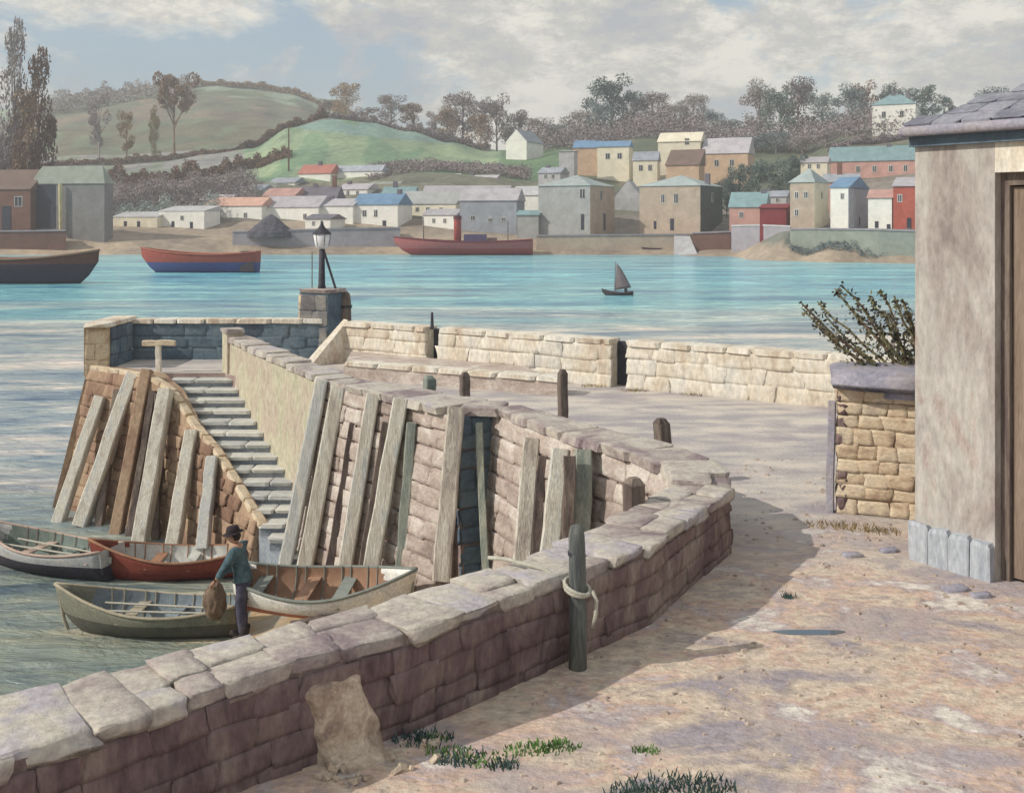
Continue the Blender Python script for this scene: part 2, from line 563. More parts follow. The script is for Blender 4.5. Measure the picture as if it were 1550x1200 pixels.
# ------------------------------------------------------------------ SETTING: water, ground, far terrain
mb = MB()
mb.add([(-1500, -60, 0), (1500, -60, 0), (1500, 1200, 0), (-1500, 1200, 0)], [(0, 1, 2, 3)])
tag(mb.build('water', M['water']), 'blue green tidal water of the estuary', kind='structure')
mb = MB()
mb.add([(-1500, -60, -3), (1500, -60, -3), (1500, 1200, -3), (-1500, 1200, -3)], [(0, 1, 2, 3)])
tag(mb.build('sea_bed', M['sand']), kind='structure')

# harbour foreshore
mb = MB()
nx, ny = 60, 70
vs = []
for j in range(ny + 1):
    for i in range(nx + 1):
        x = -12 + 15 * i / nx
        y = 5 + 22 * j / ny
        vs.append((x, y, beach_z(x, y) + .03 * mn.noise(Vector((x * 3, y * 3, 0)))))
fs = [(j * (nx + 1) + i, j * (nx + 1) + i + 1, (j + 1) * (nx + 1) + i + 1, (j + 1) * (nx + 1) + i) for j in range(ny) for i in range(nx)]
mb.add(vs, fs)
tag(mb.build('harbour_mud', M['sand'], smooth=True), 'ochre mud and sand of the inner harbour', kind='structure')

# the quay: one body, flat top
B0, B1 = (-4.68, 29.4), (7.1, 22.1)
bd = Vector((B1[0] - B0[0], B1[1] - B0[1], 0)).normalized()
bn = Vector((-bd.y, bd.x, 0))                     # away from the eye
Bx = (B0[0] + bd.x * 30, B0[1] + bd.y * 30)
mid = [((o[0] * .75 + i[0] * .25), (o[1] * .75 + i[1] * .25)) for o, i in zip(OUT, INN)]
qpoly = [(-11.2, 28.1), (-9.05, 26.6), (-9.0, 27.3), (-7.42, 27.3)] + mid[1:] + [(-14, -5), (-14, -14), (40, -14), (40, Bx[1] + bn.y * .5), (Bx[0] + bn.x * .55, Bx[1] + bn.y * .55),
         (B0[0] + bn.x * .55, B0[1] + bn.y * .55), (-4.2, 30.5), (-11.2, 30.5)]
bm = bmesh.new()
top = [bm.verts.new((x, y, 3.5)) for x, y in qpoly]
bot = [bm.verts.new((x, y, -2.5)) for x, y in qpoly]
ed = [bm.edges.new((top[i], top[(i + 1) % len(top)])) for i in range(len(top))]
bmesh.ops.triangle_fill(bm, use_beauty=True, edges=ed)
for i in range(len(top)):
    j = (i + 1) % len(top)
    bm.faces.new((bot[i], bot[j], top[j], top[i]))
bmesh.ops.recalc_face_normals(bm, faces=bm.faces)
me = bpy.data.meshes.new('quay_ground')
bm.to_mesh(me)
bm.free()
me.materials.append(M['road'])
me.materials.append(M['quaymortar'])
for p in me.polygons:
    if abs(p.normal.z) < .5: p.material_index = 1
q = bpy.data.objects.new('quay_ground', me)
COL.objects.link(q)
tag(q, 'trodden earth road and quay top, warm in front and grey further out', kind='structure')

# far terrain: rows of the picture measured at survey distances, turned into heights
PXC = [-900, 0, 100, 165, 240, 320, 380, 440, 500, 560, 620, 680, 740, 800, 860, 930, 1000, 1100, 1200, 1300, 1400, 1700, 2600]
DD = [170, 200, 216, 225, 236, 255, 285, 320, 360, 400, 450, 520, 620, 700, 850, 1100]
def prof(px):
    # (distance, row) anchors for a few columns
    T = {
        -900: [(170, 430), (212, 390), (225, 362), (236, 350), (285, 318), (360, 285), (450, 250), (620, 215), (700, 200), (850, 215), (1100, 250)],
        0:    [(170, 430), (212, 390), (225, 358), (236, 348), (285, 310), (360, 265), (450, 235), (620, 175), (700, 165), (850, 185), (1100, 230)],
        165:  [(170, 430), (214, 388), (225, 360), (236, 350), (285, 305), (360, 262), (450, 225), (620, 150), (700, 140), (850, 165), (1100, 220)],
        240:  [(170, 430), (215, 387), (225, 362), (236, 350), (285, 300), (360, 258), (450, 222), (620, 142), (700, 132), (850, 160), (1100, 220)],
        320:  [(170, 430), (216, 386), (225, 364), (236, 350), (285, 290), (360, 250), (450, 215), (620, 138), (700, 125), (850, 150), (1100, 220)],
        380:  [(170, 430), (216, 386), (225, 364), (236, 349), (285, 280), (320, 258), (360, 232), (400, 228), (450, 214), (620, 142), (700, 126), (850, 150), (1100, 220)],
        440:  [(170, 430), (216, 386), (225, 364), (236, 348), (285, 282), (320, 238), (360, 196), (400, 196), (520, 190), (620, 152), (700, 134), (850, 160), (1100, 220)],
        500:  [(170, 430), (216, 386), (225, 364), (236, 348), (285, 282), (320, 235), (360, 182), (400, 181), (520, 192), (620, 172), (700, 152), (850, 175), (1100, 230)],
        560:  [(170, 430), (216, 386), (225, 364), (236, 348), (285, 275), (320, 230), (360, 187), (400, 190), (520, 200), (700, 185), (850, 200), (1100, 240)],
        620:  [(170, 430), (216, 386), (225, 364), (236, 348), (285, 268), (320, 240), (360, 200), (400, 204), (520, 212), (700, 200), (1100, 250)],
        680:  [(170, 430), (216, 386), (225, 364), (236, 348), (285, 264), (320, 247), (360, 216), (400, 216), (520, 220), (700, 215), (1100, 260)],
        740:  [(170, 430), (216, 386), (225, 364), (236, 350), (285, 270), (320, 248), (360, 232), (400, 230), (520, 230), (700, 230), (1100, 270)],
        800:  [(170, 430), (216, 386), (225, 364), (236, 352), (285, 282), (320, 248), (360, 238), (400, 230), (520, 230), (1100, 280)],
        860:  [(170, 430), (216, 386), (225, 362), (236, 352), (255, 300), (285, 268), (320, 240), (360, 225), (400, 220), (520, 225), (1100, 280)],
        1000: [(170, 430), (214, 386), (225, 360), (236, 350), (255, 295), (285, 270), (320, 230), (360, 205), (400, 203), (520, 215), (1100, 280)],
        1100: [(170, 430), (205, 390), (216, 372), (225, 352), (255, 298), (285, 270), (320, 240), (360, 215), (400, 212), (520, 225), (1100, 280)],
        1200: [(170, 420), (185, 393), (192, 350), (200, 345), (236, 300), (285, 262), (320, 235), (360, 212), (400, 210), (520, 225), (1100, 280)],
        1300: [(170, 412), (178, 398), (184, 350), (200, 342), (236, 285), (285, 225), (320, 205), (360, 200), (400, 205), (520, 225), (1100, 280)],
        1400: [(165, 412), (174, 402), (180, 352), (200, 340), (236, 270), (285, 212), (320, 200), (360, 200), (400, 205), (520, 225), (1100, 280)],
        1700: [(165, 412), (174, 402), (180, 352), (200, 340), (236, 270), (285, 212), (320, 200), (360, 200), (400, 205), (520, 225), (1100, 280)],
        2600: [(165, 412), (174, 402), (180, 352), (200, 340), (236, 270), (285, 212), (320, 200), (360, 200), (400, 205), (520, 225), (1100, 280)],
    }
    return T
PT = prof(0)
PK = sorted(PT)
def _row(k, D):
    a = PT[k]
    return float(np.interp(D, [p[0] for p in a], [EYE - (p[1] - HOR) / F * p[0] for p in a]))
def terr(px, D):
    """height of the far land"""
    px = max(PK[0], min(PK[-1], px))
    for a, b in zip(PK, PK[1:]):
        if px <= b:
            t = (px - a) / (b - a)
            t = t * t * (3 - 2 * t)
            return _row(a, D) * (1 - t) + _row(b, D) * t
def terr_xy(x, y):
    return terr(775 + x / y * F, y)

# field colours of the far land (crop, stubble, scrub, mud): a painted attribute of true ground colours
def field(px, D, row):
    g1 = (.17, .27, .17); g2 = (.25, .33, .21); teal = (.20, .30, .27)
    olive = (.16, .155, .11); brown = (.2, .15, .12); grey = (.27, .27, .26); mauve = (.27, .23, .24)
    mud = (.33, .27, .21); pale = (.26, .32, .25)
    nz = mn.noise(Vector((px * .02, D * .03, 1)))
    if row > 368 and D < 240: return tuple(c * (1 + .3 * nz) for c in mud)
    if D < 245: return mud if px < 900 else ((.19, .20, .17) if D < 200 else (.25, .22, .19))
    if 370 < px < 760 and 290 < D < 405:
        if row < 200 + (px - 500) * .1: return teal if nz > -.1 else g1
        return g1 if nz < -.1 else g2
    if px < 400 and D < 345: return mauve if nz > .1 else (.15, .14, .12)
    if px < 420 and D < 420: return grey if nz > 0 else (.22, .25, .20)
    if px < 560 and D >= 420:
        if D < 520: return olive if nz > -.15 else (.16, .19, .13)
        if D < 600: return (.17, .18, .135) if nz > 0 else (.22, .19, .15)
        return pale if nz > -.1 else (.16, .19, .13)
    if 740 <= px < 860 and D > 290: return (.12, .20, .11)
    if px >= 860 and D > 250: return (.11, .13, .09) if nz > 0 else (.16, .15, .11)
    return (.17, .17, .13)
PX = np.concatenate([np.linspace(-900, -40, 44), np.linspace(-32, 1440, 300), np.linspace(1460, 2600, 50)])
DS = np.concatenate([np.linspace(165, 300, 90), np.linspace(303, 440, 60), np.linspace(446, 760, 60), np.linspace(790, 1100, 14)])
vs, cols = [], []
for D in DS:
    for px in PX:
        x, y = G(px, D)
        z = terr(px, D)
        z += .004 * D * mn.noise(Vector((x * .04, y * .04, 0))) * (0 if D < 250 else 1)
        vs.append((x, y, z))
        cols.append(field(px, D, HOR + (EYE - z) * F / D))
w = len(PX)
fs = [(j * w + i, j * w + i + 1, (j + 1) * w + i + 1, (j + 1) * w + i) for j in range(len(DS) - 1) for i in range(w - 1)]
me = bpy.data.meshes.new('far_hills')
me.from_pydata(vs, [], fs)
at = me.color_attributes.new('field', 'FLOAT_COLOR', 'POINT')
at.data.foreach_set('color', np.array([(*c, 1) for c in cols], dtype=np.float32).ravel())
me.polygons.foreach_set('use_smooth', [True] * len(me.polygons))
m = mottled('hill_fields', [(.7, .7, .75), (1, 1, 1), (1.25, 1.2, 1.1)], .06, rand=0, bump=.5, bscale=.5, fine=.3)
t = m.node_tree
b = t.nodes['Principled BSDF']
src = b.inputs['Base Color'].links[0].from_socket
an = N(t, 'ShaderNodeAttribute', attribute_name='field')
mu = N(t, 'ShaderNodeVectorMath', operation='MULTIPLY')
t.links.new(an.outputs['Color'], mu.inputs[0])
t.links.new(src, mu.inputs[1])
t.links.new(mu.outputs[0], b.inputs['Base Color'])
me.materials.append(m)
o = bpy.data.objects.new('far_hills', me)
COL.objects.link(o)
tag(o, 'far shore and hills with green fields', kind='structure')

# ------------------------------------------------------------------ NEAR WALL AND CURVED PARAPET
def wall_core(mb, O, I, zt, z0, inset=.04):
    n = len(O)
    vs = []
    for k in range(n):
        d = Vector((O[k][0] - I[k][0], O[k][1] - I[k][1], 0)).normalized() * inset
        z1 = zt[k]
        vs += [(O[k][0] - d.x, O[k][1] - d.y, z0), (O[k][0] - d.x, O[k][1] - d.y, z1), (I[k][0] + d.x, I[k][1] + d.y, z1), (I[k][0] + d.x, I[k][1] + d.y, z0)]
    fs = []
    for k in range(n - 1):
        for j in range(4):
            fs.append((k * 4 + j, k * 4 + (j + 1) % 4, (k + 1) * 4 + (j + 1) % 4, (k + 1) * 4 + j))
    fs += [(0, 1, 2, 3), (n * 4 - 1, n * 4 - 2, n * 4 - 3, n * 4 - 4)]
    mb.add(vs, fs)

def coping(parent, O, I, zt, mat, L0=.5, th=.16, kind='rough', over=.05, two=False, name='coping_stone'):
    mid_ = [((a[0] + b[0]) / 2, (a[1] + b[1]) / 2) for a, b in zip(O, I)]
    wd = [math.hypot(a[0] - b[0], a[1] - b[1]) for a, b in zip(O, I)]
    L = seg_lengths(mid_)
    s = 0
    while s < L[-1] - .1:
        l = min(L0 * random.uniform(.65, 1.35), L[-1] - s)
        p, d, z = at_s(mid_, L, s + l / 2, zt)
        _, _, w_ = at_s(mid_, L, s + l / 2, wd)
        po, _, _ = at_s(O, seg_lengths(O), (s + l / 2) / L[-1] * seg_lengths(O)[-1])
        n = Vector((-d.y, d.x, 0))
        rows = 2 if two and random.random() < .6 else 1
        if rows == 1:
            put_stone(parent, mat, (p[0], p[1], z - th / 2 + random.uniform(-.015, .02)), d, n, (l + .004, w_ + 2 * over, th * random.uniform(.95, 1.1)), name, kind)
        else:
            f = random.uniform(.35, .65)
            W = w_ + 2 * over
            for (a, b_) in ((-.5, -.5 + f), (-.5 + f, .5)):
                c = (a + b_) / 2 * W
                put_stone(parent, mat, (p[0] + n.x * c, p[1] + n.y * c, z - th / 2 + random.uniform(-.02, .025)), d, n, (l + .004, (b_ - a) * W, th * random.uniform(.95, 1.15)), name, kind)
        s += l

K = 7   # where the curved arm meets the near arm
near = thing('rubble_wall', (-.8, 8.4, 3.5), 'low brown rubble wall with pale lumpy coping crossing the foreground', 'wall')
mb = MB()
wall_core(mb, OUT[K:], INN[K:], [z - .05 for z in ZT[K:]], -1.2, inset=.0)
mb.build('wall_core', M['mortar'], near)
stone_face(near, M['near'], OUT[K:], [z - .13 for z in ZT[K:]], 3.42, 1, ch=.19, sw=.36, depth=.2, kind='worn', gap=-.012, proud=.026)
coping(near, OUT[K:], INN[K:], [z + .0 for z in ZT[K:]], M['coping'], .42, .13, two=True, kind='worn', over=.02)

arm = thing('harbour_wall', (-1.2, 19, 0), 'curved harbour wall of pinkish stone with pale coping and leaning fender timbers', 'wall')
REC = (at_s(INN, seg_lengths(INN), 0)[0], 0)
LI = seg_lengths(INN[:K + 1])
# position along the inner line of picture columns 694 and 752
def s_of_px(px):
    best = None
    for k in range(0, 2000):
        s = LI[-1] * k / 2000
        p, _, _ = at_s(INN[:K + 1], LI, s)
        e = abs(775 + p[0] / p[1] * F - px)
        if best is None or e < best[0]: best = (e, s)
    return best[1]
sA, sB = LI[2], LI[3]
sT = LI[1]
def sub_line(s0, s1, pts, L, vals):
    res, z = [at_s(pts, L, s0)[0]], [at_s(pts, L, s0, vals)[2]]
    for k, l in enumerate(L):
        if s0 < l < s1: res.append(pts[k]); z.append(vals[k])
    res.append(at_s(pts, L, s1)[0]); z.append(at_s(pts, L, s1, vals)[2])
    return res, z
mb = MB()
for (a, b_) in ((0, sT - .3), (sT - .29, sA), (sA, sB), (sB, LI[-1])):
    P_, Z_ = sub_line(a, b_, INN[:K + 1], LI, ZT)
    nn = []
    Ls = seg_lengths(P_)
    for k in range(len(P_)):
        _, d, _ = at_s(P_, Ls, Ls[k] + (1e-4 if k == 0 else -1e-4))
        n = Vector((d.y, -d.x, 0))   # to the harbour = right of the path
        nn.append(n)
    vs, fs = [], []
    for k, (p, z) in enumerate(zip(P_, Z_)):
        n = nn[k]
        zt_ = z - .13
        bt = .16 * (zt_ + 1) if not (a == 0 and Ls[k] < LI[1] - .2) else .03
        vs += [(p[0] - n.x * .38, p[1] - n.y * .38, zt_), (p[0] - n.x * .02, p[1] - n.y * .02, zt_), (p[0] + n.x * bt, p[1] + n.y * bt, -1), (p[0] - n.x * 1.2, p[1] - n.y * 1.2, -1)]
    for k in range(len(P_) - 1):
        for j in range(4):
            fs.append((k * 4 + j, k * 4 + (j + 1) % 4, (k + 1) * 4 + (j + 1) % 4, (k + 1) * 4 + j))
    n_ = len(P_)
    fs += [(0, 1, 2, 3), (n_ * 4 - 1, n_ * 4 - 2, n_ * 4 - 3, n_ * 4 - 4)]
    mb.add(vs, fs)
mb.build('wall_core', M['quaymortar'], arm)
sW1 = LI[1]
for (a, b_, fm) in ((sW1 - .1, sA, M['quay']), (sA, sB, M['shade']), (sB, LI[-1] - .1, M['quay'])):  # the bastion's side face has its shade in the stone colour
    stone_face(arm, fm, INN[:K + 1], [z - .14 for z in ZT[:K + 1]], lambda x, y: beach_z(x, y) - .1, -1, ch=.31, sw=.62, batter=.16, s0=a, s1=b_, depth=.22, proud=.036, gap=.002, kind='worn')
coping(arm, OUT[:K + 1], INN[:K + 1], ZT[:K + 1], M['coping'], .62, .15, kind='block', over=.045)
# the lime-rendered side of the wall above the steps
P_, Z_ = sub_line(0, LI[1] - .05, INN[:K + 1], LI, ZT)
mb = MB()
vs = []
for p, z in zip(P_, Z_):
    _, d, _ = at_s(INN, LI, .5)
    n = Vector((d.y, -d.x, 0))
    vs += [(p[0] + n.x * .0, p[1] + n.y * .0, z - .16), (p[0] + n.x * .08, p[1] + n.y * .08, -.6), (p[0] - n.x * .1, p[1] - n.y * .1, -.6), (p[0] - n.x * .1, p[1] - n.y * .1, z - .16)]
mb.add(vs, [(0, 1, 5, 4), (1, 2, 6, 5), (2, 3, 7, 6), (3, 0, 4, 7), (0, 3, 2, 1), (4, 5, 6, 7)])
mb.build('rendered_face', M['render'], arm)
# end post of the parapet
mb = MB()
mb.box((-7.25, 27.45, 4.0), (.42, .5, 1.1), R(30))
mb.build('end_post', M['render'], arm)
put_stone(arm, M['coping'], (-7.25, 27.45, 4.58), (1, .5, 0), (-.5, 1, 0), (.52, .6, .12), 'post_cap')

# fender timbers on the harbour wall: top row/column, bottom row/column in the picture with their distances
def fender(px0, py0, D0, px1, py1, D1, w=.2, mat=None, parent=arm, side=None, ext=.0):
    x0, y0 = G(px0, D0)
    x1, y1 = G(px1, D1)
    mb = MB()
    mb.beam((x0, y0, Zat(py0, D0)), (x1, y1, Zat(py1, D1)), w * 1.18, w * 1.3, side=side or (1, 0, 0), tw=1.08)
    return mb.build('fender_timber', mat or M['timber'], parent)
T_ = M['timber']; O_ = M['oldwood']; GW = M['greenwood']
for f in [(488, 575, 21.5, 432, 858, 21.1, .21, T_), (514, 585, 21.1, 462, 862, 20.7, .24, T_), (566, 596, 20.0, 522, 866, 19.6, .21, T_),
          (607, 603, 19.2, 560, 870, 18.8, .23, T_), (690, 616, 18.05, 668, 878, 17.5, .24, T_), (724, 640, 18.1, 736, 872, 17.45, .1, GW),
          (536, 640, 20.6, 500, 860, 20.35, .13, O_), (586, 640, 19.6, 548, 866, 19.35, .13, O_), (624, 640, 18.95, 606, 872, 18.7, .15, GW),
          (806, 664, 16.8, 786, 880, 16.2, .22, T_), (848, 680, 15.9, 826, 880, 15.4, .22, T_), (884, 680, 15.2, 878, 880, 14.8, .2, GW), (862, 690, 14.9, 860, 880, 14.6, .14, O_), (822, 690, 16.4, 808, 880, 16.0, .12, O_)]:
    fender(*f)

# ------------------------------------------------------------------ PIER HEAD
pier = thing('pier_head', (-9, 28, 0), 'stone pier head with brown battered face, parapet and fanned fender timbers', 'pier')
Fp = [(-11.2, 28.0), (-9.15, 26.45), (-8.42, 25.9), (-7.6, 25.0), (-6.78, 24.0), (-5.3, 22.0)]
Fz = [3.52, 3.52, 3.26, 2.62, 2.2, 1.15]
Sx = lambda y: -9.0 + (27.3 - y) * .704
Ib = [(-11.0, 28.6), (-8.95, 27.2), (-8.1, 26.1), (-7.38, 25.1), (-6.58, 24.1), (-5.1, 22.1)]
mb = MB()
fo = Vector((-.62, -.78, 0))
vs = []
for k in range(len(Fp)):
    a, b_ = Fp[k], Ib[k]
    bt = .2 * (Fz[k] + 1)
    vs += [(a[0] + fo.x * bt, a[1] + fo.y * bt, -1), (a[0], a[1], Fz[k]), (b_[0], b_[1], Fz[k]), (b_[0], b_[1], -1)]
fs = []
for k in range(len(Fp) - 1):
    for j in range(4):
        fs.append((k * 4 + j, k * 4 + (j + 1) % 4, (k + 1) * 4 + (j + 1) % 4, (k + 1) * 4 + j))
fs += [(0, 1, 2, 3), (len(Fp) * 4 - 1, len(Fp) * 4 - 2, len(Fp) * 4 - 3, len(Fp) * 4 - 4)]
mb.add(vs, fs)
mb.build('battered_face', M['pier'], pier)
LF = seg_lengths(Fp)
stone_face(pier, M['pier'], Fp, 3.46, -.15, -1, ch=.3, sw=.6, batter=.2, depth=.2, zref=Fz, proud=.04, gap=.002, kind='worn', skip=lambda q_, z_: z_ + .08 > at_s(Fp, LF, q_, Fz)[2] - .04)
# kerb stones on the rim
L = seg_lengths(Fp)
s = 0
while s < L[-1] - .2:
    l = random.uniform(.38, .52)
    p, d, z = at_s(Fp, L, s + l / 2, Fz)
    p2, _, z2 = at_s(Fp, L, min(L[-1], s + l), Fz)
    p1, _, z1 = at_s(Fp, L, s, Fz)
    tx = Vector((p2[0] - p1[0], p2[1] - p1[1], z2 - z1))
    put_stone(pier, M['gatestone'], (p[0] + .06, p[1] + .06, z + .02), tx, (.62, .78, 0), (l - .01, .20, .12), 'rim_stone')
    s += l
# west side of the pier, with its own corner timbers
mb = MB()
mb.prism([(-12.1, 27.2), (-11.0, 28.3), (-11.0, 30.4), (-12.1, 30.9)], -1, 3.5, top=[(-11.25, 28.0), (-11.0, 28.1), (-11.0, 30.4), (-11.25, 30.5)])
mb.build('west_face', M['pier'], pier)
# parapets
def block_wall(parent, a, b, z0, z1, th, mat, mcore, ch=.36, sw=.7, cap=None, capname='coping_stone', front=-1):
    d = Vector((b[0] - a[0], b[1] - a[1], 0)).normalized()
    n = Vector((-d.y, d.x, 0))
    mb = MB()
    mb.prism([(a[0] + d.x * .02, a[1] + d.y * .02), (b[0] - d.x * .02, b[1] - d.y * .02), (b[0] + n.x * th - d.x * .02, b[1] + n.y * th - d.y * .02), (a[0] + n.x * th + d.x * .02, a[1] + n.y * th + d.y * .02)], z0, z1 - .03)
    mb.build('wall_core', mcore, parent)
    stone_face(parent, mat, [a, b], z1 - .1, z0, -1, ch=ch, sw=sw, depth=.16, proud=.03, gap=.002, kind='worn')
    if cap:
        Lh = math.hypot(b[0] - a[0], b[1] - a[1])
        s = 0
        while s < Lh - .05:
            l = min(random.uniform(.6, 1.0), Lh - s)
            c = (a[0] + d.x * (s + l / 2) + n.x * th / 2, a[1] + d.y * (s + l / 2) + n.y * th / 2, z1 - .04)
            put_stone(parent, cap, c, d, n, (l - .01, th + .14, .14), capname)
            s += l
par = thing('parapet', (-8, 30, 3.5), 'parapet coloured blue for its shade, with pale cap, closing the end of the pier', 'wall')
block_wall(par, (-10.75, 29.9), (-5.3, 29.9), 3.5, 4.62, .4, M['shade'], M['shade'], cap=M['pale'])  # the shaded front is painted by its blue stone
spar = thing('parapet', (-11, 29, 3.5), 'short yellowish parapet at the outer corner of the pier', 'wall')
mb = MB()
mb.prism([(-11.32, 27.95), (-10.75, 28.2), (-10.72, 29.85), (-11.25, 30.3)], 3.3, 4.62)
mb.build('wall_core', M['gatestone'], spar)
stone_face(spar, M['gatestone'], [(-11.3, 27.98), (-10.77, 28.2)], 4.58, 3.2, -1, ch=.4, sw=.5, depth=.14)
stone_face(spar, M['shade'], [(-10.72, 28.25), (-10.72, 29.8)], 4.58, 3.5, -1, ch=.37, sw=.6, depth=.1)  # inner side: shade painted in with the blue stone
put_stone(spar, M['pale'], (-11.02, 29.1, 4.66), (0, 1, 0), (1, 0, 0), (2.4, .68, .13), 'coping_stone')
for f in [(152, 600, 27.2, 88, 792, 26.2, .22, T_), (203, 566, 26.9, 122, 796, 25.8, .27, T_), (223, 560, 26.5, 176, 812, 25.2, .22, M['pier']),
          (252, 590, 25.6, 212, 820, 24.3, .27, T_), (291, 652, 24.7, 262, 826, 23.6, .24, T_), (322, 692, 23.7, 306, 832, 22.7, .2, T_),
          (178, 590, 27.0, 150, 800, 25.8, .15, O_), (240, 596, 26.0, 236, 818, 24.7, .14, O_), (232, 592, 26.1, 196, 815, 25.0, .13, O_)]:
    fender(*f[:8], parent=pier)

# steps
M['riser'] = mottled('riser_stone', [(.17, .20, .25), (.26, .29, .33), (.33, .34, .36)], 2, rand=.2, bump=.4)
steps = thing('stone_steps', (-6.5, 25, 0), 'flight of worn grey stone steps going down to the harbour mud', 'steps')
NS = 16
y_top, y_bot = 27.3, 20.7
xr = lambda y: -7.4 + (27.4 - y) / 5.7 * 3.53
for i in range(NS):
    y1 = y_top - (y_top - y_bot) * i / NS
    y0 = y_top - (y_top - y_bot) * (i + 1) / NS
    z = 3.5 - (27.3 - y0) * .45 + .08
    bl = .17 * 1.2
    yb = y1 + .03
    mb = MB()
    mb.prism([(Sx(y0), y0), (xr(y0) + .0 - .16 * (4.2 - z) * .0, y0), (xr(yb), yb), (Sx(yb) - .02, yb)], -.8, z - .075)
    mb.build('riser', M['riser'], steps)
    n_ = 2
    xs = [Sx(y0) - .02, Sx(y0) + (xr(y0) - Sx(y0)) * random.uniform(.35, .65), xr(y0) - .02]
    for k in range(2):
        put_stone(steps, M['tread'], ((xs[k] + xs[k + 1]) / 2, (y0 + yb) / 2 - .03, z - .045), (1, 0, 0), (0, 1, 0), (xs[k + 1] - xs[k] - .008, yb - y0 + .08, .09), 'tread')

# mooring cross
t = thing('mooring_post', (-9.15, 27.35, 3.5), 'pale T shaped timber mooring post at the head of the steps', 'post')
mb = MB(); mb.beam((-9.15, 27.35, 3.4), (-9.15, 27.35, 4.2), .13, .13, side=(1, 0, 0)); mb.build('upright', M['pale'], t)
mb = MB(); mb.beam((-9.55, 27.35, 4.27), (-8.72, 27.35, 4.27), .14, .14, side=(0, 1, 0)); mb.build('crossbar', M['gatestone'], t)

# beacon on its pedestal
M['pedstone'] = mottled('pedestal_stone', [(.10, .09, .10), (.17, .165, .17), (.25, .24, .22)], 2.2, rand=.4, bump=.6)
ped = thing('beacon', (-5.6, 30.4, 3.5), 'small white harbour lantern on a dark post above a square stone pedestal', 'beacon')
PX0 = (-5.45, 30.4)
mb = MB()
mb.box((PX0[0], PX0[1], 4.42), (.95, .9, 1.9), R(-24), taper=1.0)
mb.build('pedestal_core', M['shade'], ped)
for k in range(4):
    for (nx_, ny_) in ((0, -1), (-1, 0)):
        ca, sa = math.cos(R(-24)), math.sin(R(-24))
        n = Vector((nx_ * ca - ny_ * sa, nx_ * sa + ny_ * ca, 0))
        d = Vector((-n.y, n.x, 0))
        mm = M['mortar'] if ny_ else M['gatestone']  # dark front, honey left side: shade and sunlight put into the stones
        ofs = .42 if ny_ else .45
        z = 3.72 + k * .46
        f = random.uniform(-.15, .15)
        for (u0, u1) in ((-.46, f), (f, .46)):
            c = (PX0[0] + n.x * ofs + d.x * (u0 + u1) / 2, PX0[1] + n.y * ofs + d.y * (u0 + u1) / 2, z)
            put_stone(ped, M['pedstone'] if 'pedstone' in M and ny_ else mm, c, d, n, (u1 - u0 - .012, .12, .445))
put_stone(ped, M['coping'], (PX0[0], PX0[1], 5.42), (math.cos(R(-24)), math.sin(R(-24)), 0), (0, 1, 0), (1.05, 1.0, .12), 'cap')
px_, py_ = PX0[0] - .02, PX0[1]
mb = MB(); mb.tube([(px_, py_, 5.4), (px_, py_, 5.6), (px_, py_, 6.6)], [.13, .1, .08], 10); mb.build('post', M['iron'], ped, smooth=True)
mb = MB(); mb.tube([(px_, py_, 6.6), (px_, py_, 6.66), (px_, py_, 6.72), (px_, py_, 7.02), (px_, py_, 7.06)], [.06, .17, .2, .25, .2], 12); mb.build('lantern', M['glasslamp'], ped, smooth=True)
mb = MB(); mb.tube([(px_, py_, 7.04), (px_, py_, 7.07), (px_, py_, 7.22), (px_, py_, 7.3), (px_, py_, 7.42)], [.29, .26, .10, .05, .02], 12); mb.build('lantern_roof', M['iron'], ped)
for a in range(6):
    mb = MB()
    ca, sa = math.cos(a * PI / 3), math.sin(a * PI / 3)
    mb.tube([(px_ + ca * .2, py_ + sa * .2, 6.7), (px_ + ca * .255, py_ + sa * .255, 7.05)], .009, 5)
    mb.build('glazing_bar', M['iron'], ped)
mb = MB(); mb.tube([(px_ + .05, py_ - .02, 6.6), (px_ + .42, py_ - .1, 5.45)], .035, 6); mb.build('stay', M['iron'], ped)
mb = MB(); mb.tube([(px_ - .3, py_ + .1, 6.5), (px_ - .3, py_ + .1, 5.45)], .018, 5); mb.build('stay', M['greenwood'], ped)
t = thing('bollard', (-4.85, 30.2, 3.5), 'round headed dark bollard beside the beacon pedestal', 'bollard')
mb = MB(); mb.tube([(-4.83, 30.6, 3.5), (-4.83, 30.6, 5.1), (-4.83, 30.6, 5.3), (-4.83, 30.6, 5.4)], [.2, .17, .14, .05], 12); mb.build('shaft', M['oldwood'], t, smooth=True)
mb = MB(); mb.tube([(-4.83, 30.6, 4.9), (-4.83, 30.6, 4.98)], .2, 12); mb.build('band', M['iron'], t)

